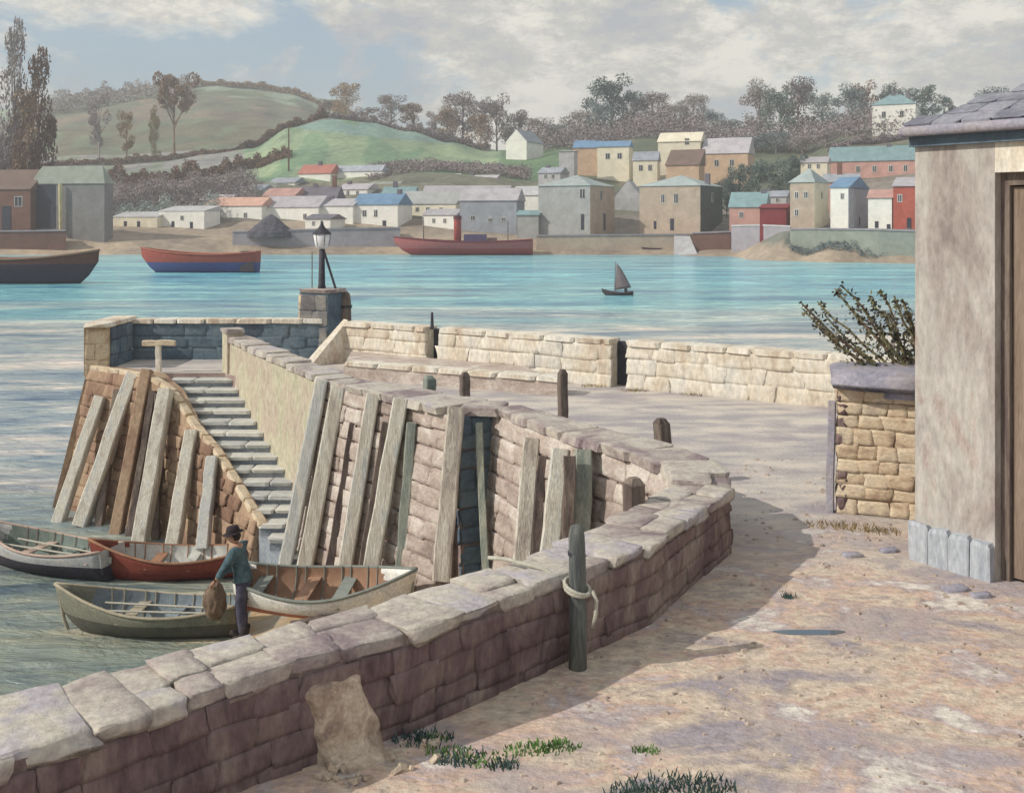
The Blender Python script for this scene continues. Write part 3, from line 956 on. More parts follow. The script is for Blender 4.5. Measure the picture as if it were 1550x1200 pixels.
# ------------------------------------------------------------------ BACK WALL OF THE QUAY
bw = thing('quay_wall', ((B0[0] + B1[0]) / 2, (B0[1] + B1[1]) / 2, 3.5), 'long pale limewashed sea wall along the back of the quay with two dark slots', 'wall')
Lb = 30.0
def bpt(s, off=0): return (B0[0] + bd.x * s + bn.x * off, B0[1] + bd.y * s + bn.y * off)
def s_of_col(px):
    u = (px - 775) / F
    return (u * B0[1] - B0[0]) / (bd.x - u * bd.y)
slots = [(s_of_col(645), s_of_col(664)), (s_of_col(925), s_of_col(949))]
segs_ = [(0, slots[0][0]), (slots[0][1], slots[1][0]), (slots[1][1], s_of_col(1420))]
for i, (a, b_) in enumerate(segs_):
    block_wall(bw, bpt(a), bpt(b_), 3.5, 4.6, .45, M['pale'], M['pale'], ch=.34, sw=.8, cap=M['pale'])
for (a, b_) in slots:
    mb = MB()
    mb.prism([bpt(a - .01, .36), bpt(b_ + .01, .36), bpt(b_ + .01, .44), bpt(a - .01, .44)], 3.5, 4.55)
    mb.build('slot_shade', M['iron'], bw)  # dark sheet painting the shade inside the slot
mb = MB()
mb.prism([bpt(s_of_col(1420)), bpt(28), bpt(28, .45), bpt(s_of_col(1420), .45)], 3.5, 4.6)
mb.build('wall_run', M['pale'], bw)
mb = MB()      # raking end buttress
a = bpt(-.02, .02)
mb.prism([(a[0] - .95, a[1] - .75), (a[0] - .72, a[1] - .85), (a[0] + .12, a[1] - .0), (a[0] - .05, a[1] + .35)], 3.5, [3.55, 3.55, 4.66, 4.66])
mb.build('raking_end', M['pale'], bw)
t = thing('post', (*bpt(slots[0][0] + .05, .2), 4.6), 'thin dark stake on top of the sea wall above the left slot', 'post')
p = bpt(slots[0][0] + .05, .2)
mb = MB(); mb.tube([(p[0], p[1], 4.55), (p[0], p[1], 5.0)], [.05, .03], 6); mb.build('stake', M['iron'], t)
# raised ledge
led = thing('stone_ledge', (-1, 25.5, 3.5), 'low raised stone ledge at the foot of the sea wall', 'ledge')
e0, e1 = (-4.2, 26.4), (1.1, 23.75)
mb = MB()
b0_, b1_ = bpt(.3, -.03), bpt(5.9, -.03)
mb.prism([e0, e1, (b1_[0], b1_[1]), (b0_[0], b0_[1])], 3.5, 3.82)
mb.build('ledge_core', M['quay'], led)
dl = Vector((e1[0] - e0[0], e1[1] - e0[1], 0)); Ll = dl.length; dl.normalize()
s = 0
while s < Ll - .1:
    l = min(random.uniform(.7, 1.1), Ll - s)
    c = (e0[0] + dl.x * (s + l / 2) - dl.y * .2, e0[1] + dl.y * (s + l / 2) + dl.x * .2, 3.86)
    put_stone(led, M['pale'], c, dl, (-dl.y, dl.x, 0), (l - .015, .5, .12), 'edging_stone')
    s += l

# ------------------------------------------------------------------ TIMBER POSTS
def post(px, ptop, pbase, D, w, label, mat=None, ztop=None, z0=None, group=None, lean=(0, 0)):
    x, y = G(px, D)
    z1 = Zat(ptop, D)
    z0 = 3.45 if z0 is None else z0
    t = thing('timber_post', (x, y, z0), label, 'post', group)
    mb = MB()
    mb.beam((x, y, z0), (x + lean[0], y + lean[1], z1 - .06), w, w, side=(.9, .4, 0), segs=6, jit=.01)
    mb.build('shaft', mat or M['oldwood'], t)
    mb = MB()
    c = (x + lean[0], y + lean[1], z1)
    mb.box((c[0], c[1], z1 - .03), (w * .95, w * .95, .08), R(24), taper=.5)
    mb.build('weathered_top', mat or M['oldwood'], t)
    return t
post(650, 569, 600, 21.6, .22, 'short stubby post on the quay behind the harbour wall, leftmost of four', M['greenwood'])
post(704, 564, 602, 20.9, .17, 'dark pointed post on the quay just right of the short stubby one', M['oldwood'])
post(852, 560, 630, 18.6, .15, 'tall dark post at the right end of the stone ledge')
post(1007, 634, 680, 15.9, .2, 'sharp dark post beyond the curve of the harbour wall', M['oldwood'], lean=(-.06, 0))
x, y = G(960, 11.55)
post(960, 724, 775, 12.0, .2, 'dark post standing in the harbour against the inside of the near wall', M['oldwood'], z0=1.2)
mp_ = thing('mooring_post', (.60, 9.42, 3.5), 'tall rounded mooring post in front of the near wall with rope round it', 'post')
mb = MB(); mb.tube([(.585, 9.40, 3.4), (.585, 9.40, 4.0), (.58, 9.4, 4.5), (.575, 9.42, 4.68), (.575, 9.42, 4.75), (.575, 9.42, 4.77)], [.082, .08, .075, .072, .055, .02], 14); mb.build('shaft', M['postwood'], mp_, smooth=True)
mb = MB(); mb.tube([(.575, 9.41, 4.50), (.575, 9.41, 4.535)], .079, 14); mb.build('iron_band', M['iron'], mp_)
# rope
rp = thing('rope', (.4, 9.5, 4.3), 'pale rope hitched round the mooring post and trailing over the wall', 'rope')
cx_, cy_ = .578, 9.405
pts = []
for k in range(26):
    a = PI * .9 + k / 25 * 2 * PI * 1.6
    pts.append((cx_ + .112 * math.cos(a), cy_ + .112 * math.sin(a), 4.22 + .05 * math.sin(a * .9) + .0 * k))
tail = [(.40, 9.5, 4.29), (.27, 9.55, 4.335), (.15, 9.62, 4.345), (.06, 9.68, 4.345), (-.02, 9.76, 4.345), (-.1, 9.83, 4.335), (-.22, 9.9, 4.32)]
mb = MB(); mb.tube(list(reversed(tail)) + pts, .019, 7); mb.build('hitched_rope', M['rope'], rp, smooth=True)
mb = MB(); mb.tube([(cx_ + .13, cy_ - .03, 4.2), (cx_ + .17, cy_ - .06, 4.12), (cx_ + .16, cy_ - .06, 3.98), (cx_ + .13, cy_ - .05, 3.88)], [.02, .019, .018, .012], 7); mb.build('loose_end', M['rope'], rp, smooth=True)

# ------------------------------------------------------------------ HOUSE AT THE RIGHT
C0 = Vector((4.74, 12.43, 0))
hu = Vector((.59, -.81, 0)).normalized()     # along the front, to the right and nearer
hb = Vector((-hu.y, hu.x, 0))                # into the house (away from the quay)
def hp(s, o): return (C0.x + hu.x * s + hb.x * o, C0.y + hu.y * s + hb.y * o)
hs = thing('house', (C0.x, C0.y, 3.5), 'tall plastered harbour building with a slate hipped roof and brown door at the right edge', 'house')
ZE = 8.33
mb = MB()
mb.prism([hp(0, 0), hp(.98, 0), hp(.98, 6), hp(0, 6)], 3.4, ZE)
mb.build('corner_wall', M['plaster'], hs)
mb = MB()
mb.prism([hp(.98, .45), hp(9, .45), hp(9, 6), hp(.98, 6)], 3.4, ZE)
mb.build('inner_wall', M['plaster'], hs)
mb = MB()
mb.prism([hp(.98, .0), hp(4.4, 0), hp(4.4, .448), hp(.98, .448)], 8.0, ZE)
mb.build('lintel', M['pale'], hs)
mb = MB()
mb.prism([hp(4.4, 0), hp(9, 0), hp(9, .448), hp(4.4, .448)], 3.4, ZE)
mb.build('front_wall', M['plaster'], hs)
# plinth of upright dressed slabs
for k in range(4):
    a, b_ = -.04 + k * .255, -.04 + (k + 1) * .255 - .012
    put_stone(hs, M['plinth'], (*hp((a + b_) / 2, -.03), 3.68), hu, -hb, (b_ - a, .12, .5), 'plinth_slab')
# door: boards set back; the dark frame colour carries the reveal's shade
mb = MB()
mb.prism([hp(.982, .12), hp(1.08, .12), hp(1.08, .445), hp(.982, .445)], 3.45, 8.01)
mb.prism([hp(1.08, .12), hp(4.39, .12), hp(4.39, .445), hp(1.08, .445)], 7.86, 8.01)
mb.build('door_frame', M['oldwood'], hs)
dr = MB()
dr.prism([hp(1.085, .22), hp(4.38, .22), hp(4.38, .26), hp(1.085, .26)], 3.52, 7.85)
dr = dr.build('door', M['door'], hs)
for k in range(14):
    mb = MB()
    a = 1.09 + k * .234
    mb.prism([hp(a, .18), hp(a + .227, .18), hp(a + .227, .218), hp(a, .218)], 3.54, 7.84)
    o = mb.build('board', M['door'], dr, local=True)
    o.data.transform(Matrix.Translation(-hs.location))
# roof: eaves slab, fascia, hipped slates
mb = MB()
e = .14
mb.prism([hp(-.06, -e), hp(9.2, -e), hp(9.2, 6.3), hp(-.06, 6.3)], ZE + .12, ZE + .2)
mb.build('eaves_board', M['capstone'], hs)
mb = MB()
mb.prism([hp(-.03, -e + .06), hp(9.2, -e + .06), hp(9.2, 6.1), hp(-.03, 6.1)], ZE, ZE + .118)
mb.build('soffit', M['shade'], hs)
mb = MB(); mb.tube([(*hp(-.05, -e - .05), ZE + .17), (*hp(9.2, -e - .05), ZE + .17)], .06, 8); mb.build('gutter', M['capstone'], hs, smooth=True)
rf = MB()
zr = ZE + .22
c4 = [hp(-.06, -e), hp(9.2, -e), hp(9.2, 6.3), hp(-.06, 6.3)]
rg = [hp(3.1, 3.0), hp(6.0, 3.0)]
pk = 1.55
rf.add([(*c4[0], zr), (*c4[1], zr), (*c4[2], zr), (*c4[3], zr), (*rg[0], zr + pk), (*rg[1], zr + pk)],
       [(0, 1, 5, 4), (1, 2, 5), (2, 3, 4, 5), (3, 0, 4), (3, 2, 1, 0)])
rfo = rf.build('roof', M['slate'], hs)
# slates on the front slope and the left hip: rows that overlap
def slate_rows(a, b, apexa, apexb, rows, wsl, parent):
    a, b, apexa, apexb = (Vector((*p_, z_)) for p_, z_ in (a, b, apexa, apexb))
    nrm = (b - a).cross(apexa - a).normalized()
    if nrm.z < 0: nrm = -nrm
    cnt = 0
    for r_ in range(rows):
        t0 = r_ / rows
        l = a.lerp(apexa, t0); rr_ = b.lerp(apexb, t0)
        slope = (apexa - a).lerp(apexb - b, .5)
        rowlen = (rr_ - l).length
        d = (rr_ - l).normalized()
        up = nrm.cross(d).normalized()
        if up.z < 0: up = -up
        h_ = (apexa - a).dot(up) / rows
        k = int(rowlen / wsl)
        off = .5 * wsl * (r_ % 2)
        for i in range(k):
            s_ = off + i * wsl
            if s_ + wsl > rowlen + .01 or cnt >= 280: break
            c = l + d * (s_ + wsl / 2) + up * (h_ * .55) + nrm * .022
            o = put_stone(parent, M['slate'], c + 0 * d, d, up + nrm * -.06, (wsl - .012, h_ * 1.2, .03), 'slate')
            cnt += 1
slate_rows((c4[0], zr), (hp(5.2, -e), zr), (rg[0], zr + pk), (hp(5.2, 3.0), zr + pk), 13, .36, hs)

# gate pier
gd = Vector((.93, -.36, 0)).normalized()
gn = Vector((-gd.y, gd.x, 0))
gx = Vector((*G(1266, 14.35), 0))
gp = thing('gate_pier', (gx.x + .5, gx.y, 3.5), 'square honey coloured rubble gate pier with mauve capstone beside the house', 'pillar')
mb = MB()
def gq(s, o): return (gx.x + gd.x * s + gn.x * o, gx.y + gd.y * s + gn.y * o)
mb.prism([gq(.05, .05), gq(1.0, .05), gq(1.0, .85), gq(.05, .85)], 3.4, 5.2)
mb.build('pier_core', M['gatestone'], gp)
stone_face(gp, M['gatestone'], [gq(.0, .04), gq(1.05, .04)], 5.2, 3.45, -1, ch=.2, sw=.34, depth=.16, proud=.04, gap=-.004, kind='worn')
stone_face(gp, M['near'], [gq(.04, .9), gq(.04, .0)], 5.2, 3.45, -1, ch=.2, sw=.3, depth=.14, proud=.04, gap=.008, kind='rough')  # dark stone paints the shade on the left side
mb = MB(); mb.beam((*gq(-.1, .02), 3.4), (*gq(-.06, .05), 5.0), .1, .12, side=tuple(gd)); mb.build('edge_timber', M['capstone'], gp)
put_stone(gp, M['capstone'], (*gq(.53, .42), 5.32), gd, gn, (1.25, 1.15, .27), 'capstone', 'rough')
put_stone(gp, M['capstone'], (*gq(.85, .3), 5.16), gd, gn, (.5, .9, .14), 'cap_chip')
# garden wall running back behind the pier to the house
gw = thing('garden_wall', (6, 15.5, 3.5), 'shaded rubble garden wall between the gate pier and the house', 'wall')
mb = MB()
mb.prism([gq(1.0, .3), hp(.2, 1.2), hp(.2, 1.7), gq(1.0, .8)], 3.4, 5.0)
mb.build('wall_core', M['near'], gw)

# ------------------------------------------------------------------ leaves
def leaf_mesh(name, mat, pts, size, rnd, bias=.5):
    vs, fs = [], []
    for (x, y, z) in pts:
        a, b_, c = (rnd.uniform(-1, 1) for _ in range(3))
        d = Vector((a, b_, c + .001)).normalized()
        e = d.orthogonal().normalized()
        e.rotate(Matrix.Rotation(rnd.uniform(0, 6.28), 3, d))
        g = d.cross(e)
        s = size * rnd.uniform(.6, 1.4)
        p = Vector((x, y, z))
        k = len(vs)
        vs += [p - e * s, p + g * s * .55, p + e * s, p - g * s * .55]
        fs.append((k, k + 1, k + 2, k + 3))
    me = bpy.data.meshes.new(name)
    me.from_pydata([tuple(v) for v in vs], [], fs)
    me.materials.append(mat)
    return me

def leaf_mat(name, cols, ns=.35):
    m = mottled(name, cols, ns, rand=.5, bump=0, fine=.45, rough=.8, lo=.35, hi=.65)
    return m
L_brown = leaf_mat('autumn_leaf', [(.13, .085, .07), (.24, .15, .10), (.31, .23, .15)])
L_mauve = leaf_mat('bare_twigs', [(.17, .14, .15), (.28, .23, .24), (.36, .33, .31)])
L_green = leaf_mat('evergreen_leaf', [(.05, .085, .085), (.10, .15, .14), (.18, .22, .19)])
L_grey = leaf_mat('grey_green_leaf', [(.14, .18, .20), (.24, .29, .29), (.33, .37, .35)])
L_orange = leaf_mat('ochre_leaf', [(.22, .14, .06), (.38, .25, .11), (.30, .27, .14)])
barkm = mottled('bark', [(.08, .065, .06), (.17, .135, .12)], .8, rand=.3, bump=.3)

def crown_pts(rnd, n, shape):
    """unit crown: x,y in -.5...5, z in 0..1, built from clumps"""
    clumps = []
    nc = {'round': 22, 'poplar': 26, 'wide': 15, 'scraggy': 13}[shape]
    for k in range(nc):
        if shape == 'poplar':
            z = rnd.uniform(.03, .98)
            r = .30 * (1 - z) ** .5 + .05
            a = rnd.uniform(0, 6.28)
            clumps.append((r * math.cos(a) * rnd.random() ** .5, r * math.sin(a) * rnd.random() ** .5, z, rnd.uniform(.08, .15)))
        elif shape == 'wide':
            z = rnd.uniform(.6, .95)
            a = rnd.uniform(0, 6.28); r = .38 * rnd.random() ** .5
            clumps.append((r * math.cos(a), r * math.sin(a), z, rnd.uniform(.08, .15)))
        elif shape == 'scraggy':
            z = rnd.uniform(.2, .95)
            a = rnd.uniform(0, 6.28); r = .3 * rnd.random() ** .5
            clumps.append((r * math.cos(a), r * math.sin(a), z, rnd.uniform(.09, .16)))
        else:
            z = rnd.uniform(.22, .9)
            a = rnd.uniform(0, 6.28); r = .4 * math.sqrt(max(.05, 1 - ((z - .5) / .5) ** 2)) * rnd.random() ** .4
            clumps.append((r * math.cos(a), r * math.sin(a), z, rnd.uniform(.11, .2)))
    pts = []
    for k in range(n):
        c = clumps[k % nc]
        v = Vector((rnd.gauss(0, 1), rnd.gauss(0, 1), rnd.gauss(0, 1))).normalized() * c[3] * rnd.uniform(.55, 1.08)
        zs = .7 if shape != 'poplar' else .85
        pts.append((c[0] + v.x, c[1] + v.y, max(.02, c[2] + v.z * zs)))
    return pts, clumps
TREEV = {}
def tree_meshes(shape, v):
    if (shape, v) in TREEV: return TREEV[(shape, v)]
    rnd = random.Random(v * 17 + len(shape))
    pts, cl = crown_pts(rnd, 3600 if shape != 'scraggy' else 2400, shape)
    me = leaf_mesh('crown', L_brown, pts, .019, rnd)
    mb = MB()
    mb.tube([(0, 0, -.12), (0, 0, .05), (.01, .005, .4), (0, 0, .8)], [.03, .024, .016, .006], 7)
    for c in cl[:9]:
        z0 = max(.05, c[2] * .55)
        mb.tube([(0, 0, z0), (c[0] * .5, c[1] * .5, (z0 + c[2]) / 2 - .01), (c[0], c[1], c[2])], [.012, .008, .003], 5)
    o = mb.build('trunk', barkm)
    tm = o.data
    bpy.data.objects.remove(o)
    TREEV[(shape, v)] = (me, tm)
    return me, tm
def tree(px, ytop, ybase, D, width_px, shape, mat, label, group=None, name='tree'):
    x, y = G(px, D)
    zb = terr(px, D)
    zt = Zat(ytop, D)
    h = max(zt - zb, 2.0)
    w_ = width_px / F * D
    t = thing(name, (x, y, zb), label, 'tree', group, rz=random.uniform(0, 6.28))
    me, tm = tree_meshes(shape, random.randrange(4))
    for nm, d_, mt in (('crown', me, mat), ('trunk', tm, barkm)):
        o = bpy.data.objects.new(nm, d_)
        COL.objects.link(o)
        o.parent = t
        sxy = w_ / .74
        o.scale = (sxy, sxy, h / .98) if nm == 'crown' else (max(sxy, h * .5), max(sxy, h * .5), h / .98)
        o.material_slots[0].link = 'OBJECT'
        o.material_slots[0].material = mat
    return t

def scrub(name, line, hpx, D0, D1, mat, label, n=2500, cat='hedge', size=None, stuff=False, wpx=3):
    """an uneven hedge or thicket following picture columns and distances (px, D)"""
    rnd = random.Random(len(label) + n)
    pts = []
    x0, y0 = G(line[0][0], line[0][1])
    z0 = terr(*line[0])
    for k in range(int(n * 2.2)):
        t = rnd.random() * (len(line) - 1)
        i = int(t); f = t - i
        px = line[i][0] + (line[i + 1][0] - line[i][0]) * f
        D = line[i][1] + (line[i + 1][1] - line[i][1]) * f + rnd.uniform(D0, D1)
        hh = hpx / F * D * (.45 + .75 * abs(mn.noise(Vector((px * .07, D * .02, len(label)))) * 2))
        x, y = G(px + rnd.uniform(-wpx, wpx), D)
        pts.append((x - x0, y - y0, terr(px, D) + hh * rnd.random() ** .7 - z0))
    me = leaf_mesh(name, mat, pts, (size or .0016 * line[0][1]) * .62, rnd)
    o = bpy.data.objects.new(name, me)
    COL.objects.link(o)
    o.location = (x0, y0, z0)
    tag(o, label, cat)
    if stuff: o['kind'] = 'stuff'
    return o

# poplars at the left
tree(22, 52, 300, 262, 62, 'poplar', L_mauve, 'tallest thin grey poplar at the far left above the sheds')
tree(58, 92, 300, 258, 66, 'poplar', L_brown, 'brown leafed poplar just right of the tallest poplar')
tree(40, 150, 300, 250, 64, 'poplar', L_brown, 'lower bushy brown tree between the two tall poplars')
tree(5, 180, 300, 250, 50, 'scraggy', L_mauve, 'scraggy mauve tree at the far left edge below the poplars')
# field trees
tree(150, 135, 225, 400, 30, 'scraggy', L_mauve, 'thin dark tree on the slope, leftmost of the four field trees')
tree(192, 165, 225, 402, 30, 'scraggy', L_orange, 'small ochre tree second of the four field trees')
tree(234, 163, 225, 405, 24, 'poplar', L_orange, 'slim yellowish tree third of the four field trees')
tree(264, 112, 232, 398, 56, 'wide', L_brown, 'tall flat topped brown tree standing out against the hill')
# skyline trees
sk = [(525, 122, 560, 42, L_orange, 'round', 'orange brown tree where the ridge drops to the gap'), (498, 150, 600, 40, L_brown, 'round', 'small brown tree left of the orange one on the ridge'),
      (556, 160, 520, 40, L_brown, 'scraggy', 'low brown tree right of the orange tree on the skyline'), (592, 143, 430, 44, L_mauve, 'round', 'mauve tree behind the top of the green hill'),
      (626, 152, 430, 40, L_brown, 'scraggy', 'thin brown tree between two fuller ones behind the green hill'), (658, 168, 425, 36, L_mauve, 'scraggy', 'low mauve bushy tree in the dip of the skyline'),
      (700, 140, 420, 60, L_mauve, 'round', 'large purple brown tree standing above the right end of the green hill'), (678, 160, 410, 40, L_brown, 'round', 'brown tree tucked left of the large purple one'),
      (752, 142, 420, 48, L_mauve, 'round', 'tall mauve tree left of the white gabled cottage'), (728, 172, 400, 36, L_brown, 'round', 'small brown tree in front of the tall mauve tree'),
      (785, 165, 420, 44, L_mauve, 'round', 'hazy tree right above the white gabled cottage'), (818, 178, 400, 46, L_mauve, 'round', 'grey mauve tree right of the white cottage'),
      (846, 186, 390, 44, L_grey, 'round', 'pale grey green tree right of the white cottage'), (878, 168, 390, 50, L_mauve, 'round', 'broad mauve tree left of the dark evergreen'),
      (926, 112, 400, 66, L_green, 'round', 'tall dark blue green evergreen on the skyline'), (905, 150, 380, 44, L_grey, 'round', 'grey tree below the left of the tall evergreen'),
      (955, 135, 400, 46, L_grey, 'round', 'grey green tree leaning on the right of the tall evergreen'), (988, 140, 395, 50, L_mauve, 'round', 'mauve tree right of the tall evergreen group'),
      (1022, 158, 390, 44, L_mauve, 'round', 'lower mauve tree above the cream house'), (1050, 142, 395, 44, L_mauve, 'round', 'pointed grey tree above the mauve roofed house'),
      (1078, 165, 385, 42, L_grey, 'round', 'small pale tree left of the big dark grove'), (1104, 178, 380, 42, L_grey, 'round', 'bluish tree left of the big dark grove'),
      (1150, 120, 370, 56, L_mauve, 'round', 'tall mottled tree, leftmost of the big dark grove'), (1182, 130, 360, 50, L_green, 'round', 'dark green tree in the middle of the big grove'),
      (1208, 114, 370, 58, L_mauve, 'round', 'tallest mottled tree at the right of the big grove'), (1244, 138, 365, 48, L_grey, 'round', 'grey tree at the right edge of the big grove'),
      (1288, 126, 350, 50, L_grey, 'round', 'round grey green tree left of the white villa'), (1308, 122, 370, 40, L_brown, 'round', 'reddish tree behind the left corner of the white villa'),
      (1350, 124, 370, 36, L_green, 'round', 'dark tree poking above the villa roof'), (1396, 128, 360, 50, L_green, 'round', 'dark tree at the right end of the white villa'),
      (1428, 142, 350, 40, L_green, 'scraggy', 'low dark tree just above the eaves of the near house'), (1500, 130, 370, 60, L_grey, 'round', 'grey tree hidden beyond the near house'),
      (1135, 205, 330, 50, L_grey, 'round', 'pale blue green tree below the left of the big grove'), (1175, 200, 325, 50, L_grey, 'round', 'pale blue green tree below the middle of the big grove'),
      (1215, 205, 318, 48, L_mauve, 'round', 'mauve tree below the right of the big grove'), (1250, 196, 310, 44, L_mauve, 'scraggy', 'thin tree left of the teal roofed terrace')]
for (px, yt, D, wp, mt, sh, lab) in sk:
    tree(px, yt, 0, D, wp, sh, mt, lab, 'trees on the far skyline' if D > 340 else None)
# dark evergreen shrubs in the town
for (px, yt, D, wp, lab) in [(1118, 246, 238, 40, 'dark evergreen bush left above the pink cottage'), (1148, 240, 236, 44, 'dark rounded evergreen bush behind the pink cottage roof'),
                             (1180, 238, 234, 40, 'dark evergreen bush left of the tan house roof'), (1205, 232, 240, 36, 'small dark bush behind the tan house'),
                             (1100, 262, 236, 26, 'low dark shrub at the right corner of the green sided warehouse')]:
    tree(px, yt, 0, D, wp, 'round', L_green, lab, name='evergreen_bush')

scrub('ridge_hedge', [(110, 640), (240, 655), (300, 668), (380, 668), (450, 660), (520, 640)], 9, -6, 6, L_brown, 'brown hedge along the top of the far ridge', 5000)
scrub('ridge_thicket', [(60, 600), (130, 610), (200, 620), (290, 625)], 20, -25, 25, L_mauve, 'mauve thicket of bare trees at the left of the ridge', 5000, cat='thicket', stuff=True)
scrub('field_hedge', [(365, 404), (410, 408), (450, 412), (495, 416)], 16, -3, 3, L_brown, 'dark hedge climbing behind the green hill', 3500)
scrub('slope_hedge', [(165, 330), (240, 322), (300, 318), (370, 322), (440, 318)], 20, -4, 4, L_brown, 'rust brown hedge along the foot of the slope', 6000)
scrub('upper_hedge', [(60, 385), (150, 392), (230, 394), (320, 396), (370, 402)], 8, -4, 4, L_brown, 'thin brown hedge under the four field trees', 4000)
scrub('hillside_scrub', [(170, 272), (240, 272), (310, 270), (385, 266)], 26, -16, 30, L_mauve, 'grey mauve scrub on the bank above the white walls', 9000, cat='scrub', stuff=True, wpx=8)
scrub('garden_trees', [(180, 252), (230, 250), (290, 248), (330, 250)], 28, -4, 6, L_grey, 'blue green garden trees massed behind the white wall', 5000, cat='trees', stuff=True, wpx=8)
scrub('hill_crest_bushes', [(500, 400), (580, 402), (660, 405), (740, 405)], 15, -6, 6, L_mauve, 'bushes along the crest behind the green hill', 7000, cat='bushes', stuff=True)
scrub('town_bushes', [(560, 292), (640, 300), (720, 300), (800, 300)], 10, -8, 10, L_mauve, 'bushes between the green hill and the town', 5000, cat='bushes', stuff=True, wpx=8)
scrub('hilltop_wood', [(790, 390), (900, 372), (1000, 368), (1100, 350), (1250, 340), (1400, 335)], 34, -20, 25, L_mauve, 'undergrowth of the wood along the right skyline', 16000, cat='wood', stuff=True, wpx=12)
scrub('bank_weeds', [(1195, 189), (1250, 184), (1320, 180), (1400, 178)], 12, -2, 2, L_grey, 'dark green weeds along the foot of the right shore bank', 3500, cat='weeds', stuff=True, size=.22)
scrub('villa_hedge', [(1255, 300), (1320, 298), (1400, 296)], 9, -3, 3, L_mauve, 'mauve hedge below the white villa', 2600)

# ------------------------------------------------------------------ far buildings
W_white = flat('white_limewash', (.80, .79, .74), var=.1); W_cream = flat('cream_wash', (.74, .68, .54), var=.12); W_grey = flat('grey_render', (.33, .34, .34))
W_tan = flat('tan_render', (.42, .34, .27)); W_orange = flat('orange_wash', (.56, .40, .28)); W_pink = flat('pink_wash', (.52, .30, .26))
W_red = flat('red_wash', (.42, .10, .07)); W_maroon = flat('maroon_boards', (.20, .03, .035)); W_brown = flat('brown_boards', (.17, .09, .07))
W_dgreen = flat('dark_green_wash', (.07, .09, .08)); W_lgrey = flat('pale_grey_render', (.45, .45, .46)); W_blueg = flat('blue_grey_render', (.33, .36, .41))
R_slate = flat('blue_grey_slate', (.33, .36, .41), var=.25); R_blue = flat('bright_blue_roof', (.15, .26, .40)); R_red = flat('red_tile', (.42, .17, .14))
R_dark = flat('dark_slate', (.15, .14, .17)); R_teal = flat('teal_roof', (.20, .31, .33)); R_pale = flat('pale_teal_slate', (.36, .42, .42))
R_mauve = flat('mauve_slate', (.42, .40, .43)); R_brown = flat('brown_roof', (.17, .12, .10)); R_pink = flat('faded_tile', (.46, .28, .25)); R_grn = flat('mossy_slate', (.27, .29, .25))
R_orange = flat('orange_tile', (.55, .34, .27)); W_dark = flat('window_dark', (.05, .055, .07)); W_frame = flat('painted_frame', (.55, .55, .52))
WOODDK = flat('dark_opening', (.035, .04, .06)); STONE_F = flat('far_quay_stone', (.22, .17, .16)); STONE_M = flat('far_mauve_wall', (.30, .28, .31))

